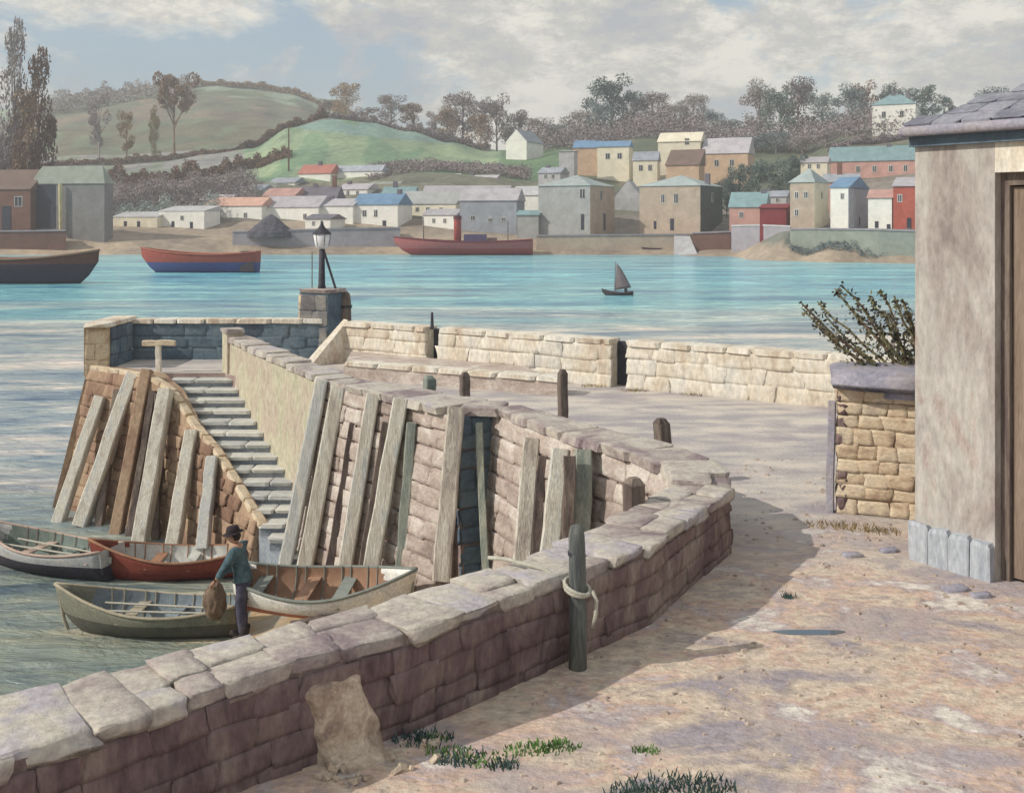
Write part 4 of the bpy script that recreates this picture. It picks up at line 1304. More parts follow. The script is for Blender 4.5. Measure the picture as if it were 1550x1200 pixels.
def building(name, label, pl, pc, yb, ye, yr, D, wm, rm, theta=22, pr=None, depth=None, roof='gable', wins=(), side=None, chims=(), over=.25, doors=(), cat='house', along=True, group=None):
    """pl..pc: columns of the front; pr: column where the right side ends; rows yb base, ye eaves, yr ridge"""
    th = R(theta)
    f = Vector((math.cos(th), -math.sin(th), 0))
    r = Vector((math.sin(th), math.cos(th), 0))
    C = Vector((*G(pc, D), 0))
    u0 = (pl - 775) / F
    w_ = (C.x - u0 * C.y) / (f.x - u0 * (-math.sin(th)) if False else (math.cos(th) + u0 * math.sin(th)))
    if pr is not None:
        u1 = (pr - 775) / F
        den = math.sin(th) - u1 * math.cos(th)
        dp = (u1 * C.y - C.x) / den if den > .02 else 8
        dp = max(3, min(14, dp))
    else:
        dp = depth or 7
    z0, ze, zr = Zat(yb, D), Zat(ye, D), Zat(yr, D)
    t = thing(name, (C.x, C.y, z0), label, cat, group)
    A = C - f * w_
    def q(s, o, z): return (A.x + f.x * s + r.x * o, A.y + f.y * s + r.y * o, z)
    def sub(d_, mm, nm, **k_): return d_.build(nm, mm, t, **k_)
    quad = [q(0, 0, 0)[:2], q(w_, 0, 0)[:2], q(w_, dp, 0)[:2], q(0, dp, 0)[:2]]
    mb = MB(); mb.prism(quad, z0 - 5, ze); sub(mb, wm, 'wall')
    if side:
        mb = MB(); mb.prism([q(w_ + .0, 0.02, 0)[:2], q(w_ + .06, .02, 0)[:2], q(w_ + .06, dp, 0)[:2], q(w_, dp, 0)[:2]], z0 - .5, ze - .02); sub(mb, side, 'side_wall')
    o_ = over
    zk = zr
    mb = MB()
    E = [q(-o_, -o_, ze), q(w_ + o_, -o_, ze), q(w_ + o_, dp + o_, ze), q(-o_, dp + o_, ze)]
    E2 = [(p[0], p[1], p[2] + .12) for p in E]
    if roof == 'gable' and along:
        Rg = [q(-o_, dp / 2, zk), q(w_ + o_, dp / 2, zk)]
        mb.add(E + E2 + Rg, [(3, 2, 1, 0), (0, 1, 5, 4), (1, 2, 6, 5), (2, 3, 7, 6), (3, 0, 4, 7), (4, 5, 9, 8), (6, 7, 8, 9), (5, 6, 9), (7, 4, 8)])
    elif roof == 'gable':
        Rg = [q(w_ / 2, -o_ * .3, zk), q(w_ / 2, dp + o_, zk)]
        # gable faces the water: white triangle of wall under the slopes
        g_ = MB(); g_.add([q(0, 0, ze), q(w_, 0, ze), q(w_ / 2, 0, zk - .15), q(0, .3, ze), q(w_, .3, ze), q(w_ / 2, .3, zk - .15)], [(0, 1, 2), (5, 4, 3), (0, 3, 4, 1), (1, 4, 5, 2), (2, 5, 3, 0)])
        sub(g_, wm, 'gable')
        mb.add([q(-o_, .05, ze), q(w_ / 2, .05, zk), q(w_ / 2, dp + o_, zk), q(-o_, dp + o_, ze), q(-o_, .05, ze - .2), q(w_ / 2, .05, zk - .2), q(w_ / 2, dp + o_, zk - .2), q(-o_, dp + o_, ze - .2)],
               [(0, 1, 2, 3), (7, 6, 5, 4), (0, 4, 5, 1), (2, 6, 7, 3), (3, 7, 4, 0)])
        mb.add([q(w_ + o_, .05, ze), q(w_ / 2, .05, zk), q(w_ / 2, dp + o_, zk), q(w_ + o_, dp + o_, ze), q(w_ + o_, .05, ze - .2), q(w_ / 2, .05, zk - .2), q(w_ / 2, dp + o_, zk - .2), q(w_ + o_, dp + o_, ze - .2)],
               [(3, 2, 1, 0), (4, 5, 6, 7), (1, 5, 4, 0), (3, 7, 6, 2), (0, 4, 7, 3)])
    elif roof == 'hip':
        i_ = min(dp / 2, w_ / 2 - .2)
        Rg = [q(i_, dp / 2, zk), q(w_ - i_, dp / 2, zk)]
        mb.add(E + E2 + Rg, [(3, 2, 1, 0), (0, 1, 5, 4), (1, 2, 6, 5), (2, 3, 7, 6), (3, 0, 4, 7), (4, 5, 9, 8), (6, 7, 8, 9), (5, 6, 9), (7, 4, 8)])
    elif roof == 'lean':
        mb.add(E + [q(-o_, -o_, ze + .12), q(w_ + o_, -o_, ze + .12), q(w_ + o_, dp, zk), q(-o_, dp, zk)], [(3, 2, 1, 0), (4, 5, 6, 7), (0, 1, 5, 4), (1, 2, 6, 5), (2, 3, 7, 6), (3, 0, 4, 7)])
    ro = sub(mb, rm, 'roof')
    for (cp, ch) in chims:          # column, extra rows above the ridge
        s = w_ * (cp - pl) / max(1, pc - pl)
        c = q(s, dp / 2, 0)
        mb = MB(); mb.box((c[0], c[1], (zk + ch * D / F + ze) / 2), (1.0, .8, zk + ch * D / F - ze), -th)
        k_ = mb.build('chimney', W_brown if ch > 8 else R_dark, ro, local=True)
        k_.data.transform(Matrix.Translation(-t.location))
    for (kind_, lst) in (('window', wins), ('door', doors)):
        for (wx, wy, ww, wh) in lst:
            s = w_ * (wx - pl) / (pc - pl)
            ws, hs_ = ww / F * D, wh / F * D
            zc = Zat(wy, D)
            if s <= w_ + .01:
                a, b_, off = (s - ws / 2, s + ws / 2, -.05)
                P4 = lambda a, b_, o0, o1: [q(a, o0, 0)[:2], q(b_, o0, 0)[:2], q(b_, o1, 0)[:2], q(a, o1, 0)[:2]]
            else:
                s2 = dp * (wx - pc) / ((pr or pc + 1) - pc)
                a, b_ = s2 - ws / 2, s2 + ws / 2
                P4 = lambda a, b_, o0, o1: [q(w_ - o0 + .06, a, 0)[:2], q(w_ - o0 + .06, b_, 0)[:2], q(w_ - o1 + .06, b_, 0)[:2], q(w_ - o1 + .06, a, 0)[:2]]
            if kind_ == 'window':
                mb = MB(); mb.prism(P4(a - .12, b_ + .12, -.06, .02), zc - hs_ / 2 - .12, zc + hs_ / 2 + .12); fr = sub(mb, W_frame, 'window')
                mb = MB(); mb.prism(P4(a, b_, -.075, -.05), zc - hs_ / 2, zc + hs_ / 2)
                k_ = mb.build('pane', W_dark, fr, local=True); k_.data.transform(Matrix.Translation(-t.location))
                mb = MB(); mb.prism(P4((a + b_) / 2 - .05, (a + b_) / 2 + .05, -.10, -.07), zc - hs_ / 2, zc + hs_ / 2)
                k_ = mb.build('glazing_bar', W_frame, fr, local=True); k_.data.transform(Matrix.Translation(-t.location))
            else:
                mb = MB(); mb.prism(P4(a, b_, -.08, .02), zc - hs_ / 2, zc + hs_ / 2); sub(mb, WOODDK, 'door')
    return t

B = building
# left sheds
B('boat_shed', 'red brown boarded shed with a pitched roof at the far left', -45, 46, 350, 287, 255, 224, W_brown, R_brown, 12, depth=10, wins=[(28, 305, 12, 14)], doors=[(10, 330, 16, 36)], cat='shed')
shed_ = B('boat_shed', 'large grey boat shed with a tall blue green doorway and greenish hipped roof', 48, 158, 350, 278, 250, 222, flat('tarred_grey_boards', (.21, .20, .20)), R_grn, 14, pr=168, roof='hip', doors=[(70, 313, 34, 66)], cat='shed')
mb = MB(); mb.tube([(*G(92, 223.6), Zat(350, 222)), (*G(91, 223.6), Zat(278, 222))], .4, 4); mb.build('corner_board', flat('yellowed_board', (.55, .48, .28)), shed_)
# white walls and terraces
B('harbour_store', 'low whitewashed store next to the grey boat shed', 170, 238, 352, 329, 320, 240, W_cream, W_lgrey, 18, depth=5, roof='lean', over=.1, doors=[(190, 342, 5, 14), (210, 342, 5, 14)], cat='store')
B('harbour_store', 'taller whitewashed store left of the orange roofed cottage', 240, 309, 352, 320, 311, 238, W_white, W_lgrey, 20, depth=6, roof='lean', over=.1, doors=[(262, 342, 5, 14), (290, 342, 5, 12)], wins=[(276, 330, 5, 6)], cat='store')
B('cottage', 'white cottage with a small orange tiled roof', 310, 396, 348, 312, 298, 246, W_white, R_orange, 22, depth=6, wins=[(330, 326, 5, 7), (372, 326, 5, 7)])
B('row_house', 'white house with mauve grey slates right of the orange roofed cottage', 396, 482, 348, 314, 296, 243, W_white, R_mauve, 22, depth=7, wins=[(462, 328, 5, 8)])
B('row_house', 'plain cream house in the middle of the white row', 482, 534, 347, 312, 300, 241, W_white, R_mauve, 22, depth=7, chims=[(490, 4)])
B('blue_roofed_house', 'cream house with bright blue roof, two windows and a door', 534, 602, 350, 310, 292, 238, W_white, R_blue, 22, depth=7, wins=[(552, 323, 6, 9), (569, 323, 5, 10)], doors=[(582, 342, 6, 16)], chims=[(594, 6)])
B('terrace', 'low cream terrace with a grey roof and small openings', 604, 690, 342, 309, 288, 244, W_cream, W_grey, 20, depth=8, wins=[(615, 318, 5, 6), (632, 317, 5, 6), (648, 317, 5, 6), (668, 318, 5, 7)])
B('warehouse', 'blue grey warehouse behind the red steamer funnel', 696, 782, 362, 304, 284, 233, W_blueg, R_mauve, 12, depth=9, wins=[(716, 330, 6, 6), (742, 333, 5, 5), (762, 332, 5, 5)], cat='warehouse')
B('quay_shed', 'low grey teal shed left of the pale warehouse', 783, 815, 358, 326, 318, 228, W_grey, R_teal, 10, depth=6, cat='shed')
B('white_cottage', 'small white cottage peeping behind the quay shed', 775, 818, 330, 296, 281, 250, W_white, W_lgrey, 22, depth=6)
# upper row
B('cottage', 'white cottage with a red tiled roof below the green hill', 452, 500, 286, 263, 248, 290, W_white, R_red, 22, depth=6, chims=[(476, 5)])
B('cottage', 'long white cottage with a blue grey roof below the green hill', 504, 578, 290, 259, 249, 288, W_white, R_slate, 22, depth=7, pr=584)
B('slate_roofed_house', 'house showing mostly its dark slate roof in front of the red roofed cottage', 448, 508, 318, 303, 281, 262, W_lgrey, R_dark, 8, depth=8, chims=[(499, 16), (470, 4)])
B('teal_roofed_house', 'small house with a teal roof behind the blue roofed one', 578, 626, 312, 296, 282, 258, W_lgrey, R_teal, 8, depth=6, chims=[(594, 8)])
B('long_shed', 'long grey roofed shed behind the low cream terrace', 640, 770, 312, 296, 280, 262, W_tan, R_mauve, 6, depth=8, cat='shed')
B('gabled_cottage', 'white cottage with its gable end to the water high on the hill', 766, 797, 250, 214, 195, 335, W_white, R_slate, 24, pr=832, roof='gable', along=False)
B('greenhouse', 'small pale lean-to below the white gabled cottage', 720, 757, 272, 262, 252, 300, W_lgrey, W_lgrey, 8, depth=5, roof='lean', cat='lean-to')
for (pl, pc, yb, ye, yr, D, wm, rm, lab, ch) in [
    (300, 346, 322, 304, 294, 262, W_white, R_mauve, 'small white cottage half hidden behind the orange roofed cottage', 0),
    (398, 446, 318, 297, 284, 262, W_white, R_pink, 'pale cottage with faded pink roof left of the dark slate roof', 0),
    (350, 396, 306, 288, 279, 276, W_cream, R_slate, 'little cream cottage at the foot of the rust brown hedge', 4),
    (408, 446, 290, 277, 268, 284, W_white, R_slate, 'tiny white cottage left of the red tiled cottage', 0),
    (512, 556, 302, 287, 277, 270, W_white, R_mauve, 'white cottage with mauve roof just below the long white one', 4),
    (556, 600, 300, 284, 274, 276, W_cream, R_grn, 'cream cottage with a mossy roof under the long white one', 0),
    (600, 640, 292, 276, 266, 284, W_orange, R_pink, 'peach cottage with a faded roof at the right end of the upper row', 3),
    (648, 690, 288, 272, 262, 288, W_cream, R_slate, 'cream cottage on the bank above the long shed', 0),
    (700, 748, 286, 274, 264, 286, W_lgrey, R_mauve, 'grey cottage on the bank above the blue grey warehouse', 4),
    (640, 690, 350, 326, 316, 236, W_white, R_mauve, 'white store on the quay in front of the low cream terrace', 0),
    (462, 500, 350, 332, 324, 234, W_white, R_dark, 'small white net store on the quay edge below the row', 0),
    (815, 848, 276, 262, 252, 262, W_lgrey, R_slate, 'pale house showing just above the roof of the left warehouse', 3),
    (1150, 1190, 312, 298, 288, 222, W_lgrey, R_slate, 'grey roofed house behind the maroon shed', 4),
    (1212, 1252, 262, 246, 236, 236, W_cream, R_mauve, 'cream house behind the roof of the tan house', 0)]:
    B('small_house', lab, pl, pc, yb, ye, yr, D, wm, rm, 24, depth=6, wins=[((pl * 2 + pc) / 3, (yb * .35 + ye * .65), 4, 6), ((pl + pc * 2) / 3, (yb * .35 + ye * .65), 4, 6)], chims=[(pl + 8, ch)] if ch else [])
# warehouses
B('warehouse', 'big pale grey warehouse with hipped roof, left of the gap', 815, 893, 356, 281, 263, 224, W_grey, R_pale, 28, pr=930, roof='hip', side=W_tan, wins=[(882, 293, 8, 14), (909, 295, 7, 14)], doors=[(882, 336, 5, 24), (914, 336, 7, 26)], cat='warehouse')
B('gap_house', 'pale grey house set back in the gap between the two big warehouses', 930, 972, 354, 300, 272, 246, W_lgrey, R_slate, 14, depth=7, roof='gable', along=False, doors=[(938, 335, 9, 34), (962, 338, 8, 24)])
B('warehouse', 'big tan warehouse with pale teal roof and a dark green side', 968, 1060, 356, 281, 263, 221, W_tan, R_pale, 30, pr=1102, roof='hip', side=W_dgreen, wins=[(1024, 300, 6, 14), (1004, 300, 5, 12), (1082, 298, 7, 12)], doors=[(1018, 340, 6, 18), (992, 341, 4, 12)], chims=[(1054, 2)], cat='warehouse')
# upper cluster
B('hill_house', 'small plain white house left of the orange walled house', 846, 869, 268, 229, 226, 272, W_lgrey, W_lgrey, 14, depth=5, roof='lean')
B('hill_house', 'orange walled house with blue roof above the pale warehouse', 868, 906, 270, 224, 211, 284, W_orange, R_blue, 12, depth=7, chims=[(902, 5)])
B('hill_house', 'white house with blue roof and pale side right of the orange one', 904, 952, 275, 222, 212, 278, W_cream, R_blue, 18, pr=958, wins=[(920, 236, 6, 8), (938, 236, 6, 8)])
B('hill_house', 'cream house with blue grey roof between white house and tall cream house', 958, 995, 282, 243, 228, 270, W_cream, R_slate, 14, depth=7, wins=[(970, 254, 5, 8), (984, 254, 5, 8)])
B('tall_house', 'tall cream house with a brown lean-to roof on the hill', 996, 1060, 282, 214, 198, 276, W_cream, W_cream, 20, depth=8, wins=[(1040, 214, 6, 9)])
B('lean_to', 'brown roofed lean-to in front of the tall cream house', 1008, 1058, 282, 250, 224, 262, W_orange, R_brown, 26, depth=5, roof='lean', cat='lean-to')
B('hill_house', 'orange house with mauve roof at the right of the upper town', 1062, 1132, 282, 232, 206, 270, W_orange, R_mauve, 24, pr=1142, wins=[(1085, 246, 6, 9), (1108, 246, 6, 9)])
# right cluster
B('pink_cottage', 'low pink cottage with a teal roof on the right shore', 1104, 1158, 340, 314, 290, 214, W_pink, R_teal, 22, depth=7, chims=[(1152, 3)], wins=[(1122, 325, 5, 8)])
B('maroon_shed', 'maroon boarded shed beside the pink cottage', 1150, 1190, 340, 315, 308, 200, W_maroon, W_maroon, 24, pr=1196, roof='lean', cat='shed')
B('tan_house', 'tall tan house with a pale hipped roof on the right shore', 1196, 1232, 350, 276, 254, 196, W_tan, R_pale, 34, pr=1254, roof='hip', side=W_cream, wins=[(1206, 295, 5, 9), (1220, 295, 5, 9), (1206, 322, 5, 9), (1243, 295, 4, 9)], depth=8)
B('brick_house', 'brick chimneyed house just behind the blue roofed pair', 1246, 1300, 300, 276, 262, 212, W_pink, R_slate, 20, depth=6, chims=[(1270, 18)])
B('white_house', 'narrow white house with a bright blue roof and grey side', 1257, 1284, 347, 284, 266, 190, W_white, R_blue, 34, pr=1314, side=W_blueg, wins=[(1275, 297, 4, 8), (1296, 300, 4, 9)], doors=[(1300, 335, 4, 12)])
B('white_annexe', 'low white annexe with faded pink roof and two dark doorways', 1314, 1350, 348, 300, 286, 184, W_white, R_pink, 28, depth=6, doors=[(1327, 340, 5, 10), (1345, 343, 5, 7)])
B('red_house', 'bright red house at the right end of the shore row', 1352, 1386, 352, 282, 266, 182, W_red, R_mauve, 26, pr=1400, wins=[(1362, 300, 5, 10)], doors=[(1376, 338, 6, 16)])
B('end_house', 'red brown house next to the red one partly behind the near building', 1398, 1450, 352, 285, 268, 186, W_pink, R_slate, 30, depth=7)
B('teal_terrace', 'long pink terrace with a teal roof above the shore row', 1254, 1420, 272, 242, 217, 240, W_pink, R_teal, 24, depth=9, wins=[(1300, 254, 5, 9), (1325, 254, 5, 9), (1350, 254, 5, 9), (1372, 254, 5, 9)], chims=[(1345, 3)])
B('white_villa', 'square white villa with a teal hipped roof high on the right', 1320, 1386, 212, 157, 140, 318, W_white, R_teal, 26, depth=9, roof='hip', wins=[(1338, 172, 5, 9), (1365, 172, 5, 9)], chims=[(1350, 6), (1372, 6)])
# far quays and walls
def strip(name, label, pts, zt, th, mat, cat='wall'):
    c = G(*pts[0])
    t = thing(name, (c[0], c[1], 0), label, cat)
    mb = MB()
    A_ = [G(*p) for p in pts]
    Bk = [G(p[0], p[1] + th) for p in pts]
    mb.prism(A_ + list(reversed(Bk)), -2, [Zat(zt[i], pts[i][1]) for i in range(len(pts))] + [Zat(zt[i], pts[i][1]) for i in reversed(range(len(pts)))])
    mb.build('wall', mat, t)
    mb = MB()
    mb.prism([G(p[0], p[1] - .2) for p in pts] + list(reversed([G(p[0], p[1] + th * .3) for p in pts])),
             [Zat(zt[i], pts[i][1]) + .02 for i in range(len(pts))] + [Zat(zt[i], pts[i][1]) + .02 for i in reversed(range(len(pts)))],
             [Zat(zt[i], pts[i][1]) + .3 for i in range(len(pts))] + [Zat(zt[i], pts[i][1]) + .3 for i in reversed(range(len(pts)))])
    mb.build('kerb', W_lgrey if 'sea' in label else STONE_M, t)
    return t
strip('far_quay', 'dark mauve far quay wall from the coal heap to the steamer', [(352, 222), (430, 221), (520, 221), (606, 221)], [352, 350, 347, 346], 10, STONE_M)
strip('far_quay', 'brown far quay wall under the grey boat shed', [(-200, 218), (30, 217), (100, 217)], [352, 351, 350], 5, W_brown)
strip('far_quay', 'pinkish far quay below the two big warehouses', [(812, 219), (900, 218), (1048, 217)], [358, 357, 356], 5, W_tan)
strip('far_quay', 'brown stone foundation wall under the green sided warehouse', [(1048, 214), (1106, 212)], [354, 352], 8, W_brown)
strip('far_quay', 'mauve sea wall in front of the pink cottage', [(1107, 209), (1150, 203), (1196, 193)], [343, 342, 344], 6, STONE_M)
strip('far_quay', 'grey green bank wall under the right shore row', [(1196, 188), (1260, 183), (1330, 178), (1420, 174)], [348, 348, 349, 352], 6, flat('bank_wall', (.26, .28, .24)))
# slipway, coal heap, pole
t = thing('slipway', (*G(1035, 214), 0), 'pale sloping slipway running down from the far quay', 'slipway')
mb = MB(); mb.prism([G(1020, 211), G(1056, 210), G(1044, 217), G(1020, 217)], -.5, [.2, .2, Zat(357, 216), Zat(357, 216)]); mb.build('ramp', W_lgrey, t)
rnd = random.Random(5)
bm = bmesh.new()
bmesh.ops.create_icosphere(bm, subdivisions=4, radius=1)
for v in bm.verts:
    r_ = math.hypot(v.co.x, v.co.y)
    zz = max(0, 1 - r_ ** 1.1)
    v.co = Vector((v.co.x * 4.9, v.co.y * 3.5, zz * 4.0 if v.co.z > 0 else -1.0)) + Vector((0, 0, 0)) + mn.noise_vector(v.co * 3) * .35
me = bpy.data.meshes.new('coal_heap'); bm.to_mesh(me); bm.free(); me.materials.append(flat('coal', (.09, .085, .11), var=.5, ns=1.2))
o = bpy.data.objects.new('coal_heap', me); COL.objects.link(o); o.location = (*G(410, 222), Zat(352, 222)); tag(o, 'dark cone shaped coal heap on the far quay', 'heap')
t = thing('flagpole', (*G(437, 300), terr(437, 300)), 'thin brown pole rising in front of the green hill', 'pole')
xx, yy = G(437, 300)
mb = MB(); mb.tube([(xx, yy, terr(437, 300) - 1), (xx, yy, Zat(185, 300))], [.3, .16], 8); mb.build('shaft', flat('pole_wood', (.14, .09, .06)), t)
mb = MB(); mb.tube([(xx - .9, yy, Zat(192, 300)), (xx + .9, yy, Zat(192, 300))], [.09, .09], 6); mb.build('yard', flat('pole_wood_b', (.14, .09, .06)), t)

# ------------------------------------------------------------------ BOATS
def hull_mesh(L_, Bm, H, transom=.55, sheer=.25, ns=18, nr=9, raked=0.12, inner=False, z_off=0.0, full=2.0):
    """open hull; bow at +x; returns vs, fs and gunwale lines"""
    vs = []
    gun = [[], []]
    for i in range(ns + 1):
        t = i / ns
        x = -L_ / 2 + L_ * t
        hb_ = Bm / 2 * (transom + (1 - transom) * math.sin(min(1, t / .5) * PI / 2)) if t < .5 else Bm / 2 * (1 - ((t - .5) / .5) ** full)
        hb_ = max(hb_, .012)
        zg = H + sheer * (2 * t - .8) ** 2
        kb = 0.0 + (H * .9) * max(0, (t - .82) / .18) ** 2.2 + .06 * (1 - t)
        for k in range(nr * 2 + 1):
            a = (k - nr) / nr
            s = abs(a)
            yy_ = hb_ * math.copysign(math.sin(s * PI / 2) ** .75 if s else 0, a)
            zz_ = kb + (zg - kb) * (1 - math.cos(s * PI / 2)) ** .85
            vs.append((x + raked * L_ * max(0, t - .7) * (zz_ / H), yy_, zz_))
        gun[0].append(vs[-(nr * 2 + 1)])
        gun[1].append(vs[-1])
    m_ = nr * 2 + 1
    fs = [(i * m_ + k, i * m_ + k + 1, (i + 1) * m_ + k + 1, (i + 1) * m_ + k) for i in range(ns) for k in range(m_ - 1)]
    return vs, fs, gun, m_
def solid(vs, fs, name, mat, parent, th):
    me = bpy.data.meshes.new(name)
    me.from_pydata(vs, [], fs)
    bm = bmesh.new(); bm.from_mesh(me)
    bmesh.ops.recalc_face_normals(bm, faces=bm.faces)
    r_ = bmesh.ops.solidify(bm, geom=bm.faces[:], thickness=th)
    bm.to_mesh(me); bm.free()
    me.polygons.foreach_set('use_smooth', [True] * len(me.polygons))
    me.materials.append(mat)
    o = bpy.data.objects.new(name, me); COL.objects.link(o); o.parent = parent
    return o
def banded(name, lower, upper, inside, zsplit):
    """hull paint: bands by height above the keel in the boat's own space, faded and scuffed"""
    m = mottled(name, [(.8, .8, .8), (1, 1, 1), (1.15, 1.12, 1.05)], 3, rand=0, bump=.4, fine=.25, bscale=18)
    t = m.node_tree
    b = t.nodes['Principled BSDF']
    src = b.inputs['Base Color'].links[0].from_socket
    tcn = N(t, 'ShaderNodeTexCoord')
    sx = N(t, 'ShaderNodeSeparateXYZ')
    t.links.new(tcn.outputs['Object'], sx.inputs[0])
    gt = N(t, 'ShaderNodeMath', operation='GREATER_THAN')
    t.links.new(sx.outputs['Z'], gt.inputs[0]); gt.inputs[1].default_value = zsplit
    mx1 = N(t, 'ShaderNodeMix', data_type='RGBA')
    t.links.new(gt.outputs[0], mx1.inputs[0])
    mx1.inputs['A'].default_value = (*lower, 1); mx1.inputs['B'].default_value = (*upper, 1)
    mu = N(t, 'ShaderNodeVectorMath', operation='MULTIPLY')
    t.links.new(mx1.outputs['Result'], mu.inputs[0]); t.links.new(src, mu.inputs[1])
    t.links.new(mu.outputs[0], b.inputs['Base Color'])
    return m
def rowboat(label, loc, rz, L_, Bm, H, lower, upper, inner, gunc, zs, tilt=(0, 0), oars=False, thw=3):
    t = thing('rowing_boat', loc, label, 'boat', 'rowing boats in the harbour', rz)
    t.rotation_euler = (tilt[0], tilt[1], rz)
    vs, fs, gun, m_ = hull_mesh(L_, Bm, H)
    hm = banded('hull_paint', lower, upper, inner, zs)
    solid(vs, fs, 'hull', hm, t, .022)
    # inside lining
    vi = [(x * .985, y * .955, z * .98 + .028) for x, y, z in vs]
    im = flat('boat_lining', inner, var=.25, ns=3)
    mb = MB(); mb.add(vi, fs); mb.build('lining', im, t, local=True, smooth=True)
    gm = flat('gunwale_paint', gunc, ns=4)
    for g in gun:
        mb = MB(); mb.tube([(x, y, z + .01) for x, y, z in g], .028, 6); mb.build('gunwale', gm, t, local=True, smooth=True)
    # transom
    row = vs[:m_]
    mb = MB(); k = len(row)
    mb.add([(x - .015, y, z) for x, y, z in row] + [(x + .02, y, z) for x, y, z in row], [tuple(range(k)), tuple(reversed(range(k, 2 * k)))] + [(i, i + 1, k + i + 1, k + i) for i in range(k - 1)])
    mb.build('transom', hm, t, local=True)
    for i in range(thw):
        f = [.16, .42, .66][i]
        k = int(18 * f)
        y_ = gun[1][k][1] * .93
        z_ = gun[1][k][2] * .72
        mb = MB(); mb.box((gun[1][k][0], 0, z_), (.22, abs(y_) * 2, .03)); mb.build('thwart', gm if i != 1 else im, t, local=True)
    for i in range(9):
        k = 2 + int(i * 1.6)
        c0 = k * m_
        pts = [(vs[c0 + j][0], vs[c0 + j][1] * .94, vs[c0 + j][2] + .04) for j in range(0, m_, 2)]
        mb = MB(); mb.tube(pts, .012, 4); mb.build('rib', gm, t, local=True)
    mb = MB(); mb.tube([(L_ / 2 * .97, 0, .1), (L_ / 2 + .02, 0, H * .5), (L_ / 2 + .12 * L_ * .3 + .03, 0, H + .38 * .9)], [.03, .03, .03], 6); mb.build('stem', gm, t, local=True)
    if oars:
        for s in (-1, 1):
            mb = MB(); mb.tube([(-L_ * .4, s * .12, H * .9), (L_ * .3, s * .2, H * .95)], .02, 6); mb.box((-L_ * .47, s * .12, H * .9), (.4, .02, .12)); mb.build('oar', M['rope'], t, local=True)
    return t
def wl(px, py, z=0):
    D = (EYE - z) * F / (py - HOR)
    return G(px, D)
# grey-green dinghy nearest the wall
x, y = wl(232, 955)
rowboat('olive grey rowing boat lying broadside just left of the man', (x, y, -.1), R(176), 3.3, 1.25, .55, (.10, .10, .085), (.20, .20, .16), (.20, .24, .27), (.36, .32, .24), .40, oars=True)
x, y = wl(262, 872)
rowboat('red brown rowing boat with white interior under the pier timbers', (x, y, -.08), R(183), 3.1, 1.2, .52, (.17, .035, .03), (.20, .05, .035), (.50, .50, .47), (.30, .16, .10), .3)
x, y = wl(72, 862)
rowboat('dark hulled rowing boat with grey green inside at the left edge', (x, y, -.08), R(158), 3.5, 1.3, .6, (.05, .045, .06), (.42, .42, .42), (.17, .21, .19), (.48, .36, .30), .42, oars=True)
x, y = wl(492, 925, .85)
rowboat('white rowing boat with rust red bottom and orange brown inside drawn up behind the man', (x, y, .78), R(-8), 2.9, 1.2, .55, (.42, .18, .13), (.74, .73, .70), (.30, .18, .12), (.22, .24, .22), .27, tilt=(R(9), 0))
t = thing('plank', (*wl(470, 948, .8), .8), 'dark plank lying on the mud under the white rowing boat', 'plank')
a, b_ = wl(440, 958, .8), wl(512, 940, .9)
mb = MB(); mb.beam((a[0], a[1], .95), (b_[0], b_[1], 1.0), .16, .06); mb.build('board', M['oldwood'], t)

# barges, steamer, punts and sailing dinghy
def ship(name, label, pl, pr, ywl, ydk, cols, bow='l', cat='boat', extra=None):
    D = EYE * F / (ywl - HOR)
    L_ = (pr - pl) / F * D
    H = (ywl - ydk) / F * D
    c = G((pl + pr) / 2, D)
    t = thing(name, (c[0], c[1], 0), label, cat, rz=PI if bow == 'l' else 0)
    vs, fs, gun, m_ = hull_mesh(L_, L_ * .24, H + .35, transom=.7, sheer=H * .25, full=3.2, raked=.05)
    hm = banded('ship_paint', cols[0], cols[1], cols[1], (H + .35) * cols[3])
    o = solid([(x, y, z - .35) for x, y, z in vs], fs, 'hull', hm, t, .08)
    # deck
    mb = MB()
    g0 = [(x, y * .97, z - .35 - H * .14) for x, y, z in gun[0]]; g1 = [(x, y * .97, z - .35 - H * .14) for x, y, z in gun[1]]
    mb.add(g0 + g1, [(i, i + 1, len(g0) + i + 1, len(g0) + i) for i in range(len(g0) - 1)])
    mb.build('deck', flat('deck_planks', cols[2], ns=1), t, local=True)
    row = vs[:m_]; k = len(row)
    mb = MB()
    mb.add([(x - .05, y, z - .35) for x, y, z in row] + [(x + .05, y, z - .35) for x, y, z in row], [tuple(range(k)), tuple(reversed(range(k, 2 * k)))] + [(i, i + 1, k + i + 1, k + i) for i in range(k - 1)])
    mb.build('transom', hm, t, local=True)
    for g in gun:
        mb = MB(); mb.tube([(x, y, z - .33) for x, y, z in g], max(.06, H * .05), 6); mb.build('gunwale', flat('rail', cols[4], ns=1), t, local=True)
    return t, L_, H, D
dk = (.14, .10, .09)
t, L_, H, D = ship('barge', 'dark brown barge with a rusty bow cut off by the left edge', -75, 146, 429, 392, [(.045, .035, .055), (.13, .055, .045), (.33, .22, .15), .72, (.25, .15, .1)], 'r', 'barge')
mb = MB(); mb.box((1.5, 0, H * .95), (3.5, 1.6, .5)); mb.build('hatch', flat('hatch', (.24, .16, .12), ns=1), t, local=True)
mb = MB(); mb.box((L_ * .3, 0, H * 1.0), (.5, .5, .7)); mb.build('winch', M['iron'], t, local=True)
t, L_, H, D = ship('barge', 'red sided barge with a blue bottom moored beyond the beacon', 217, 391, 412, 385, [(.06, .08, .22), (.34, .08, .06), (.30, .10, .08), .5, (.38, .12, .08)], 'l', 'barge')
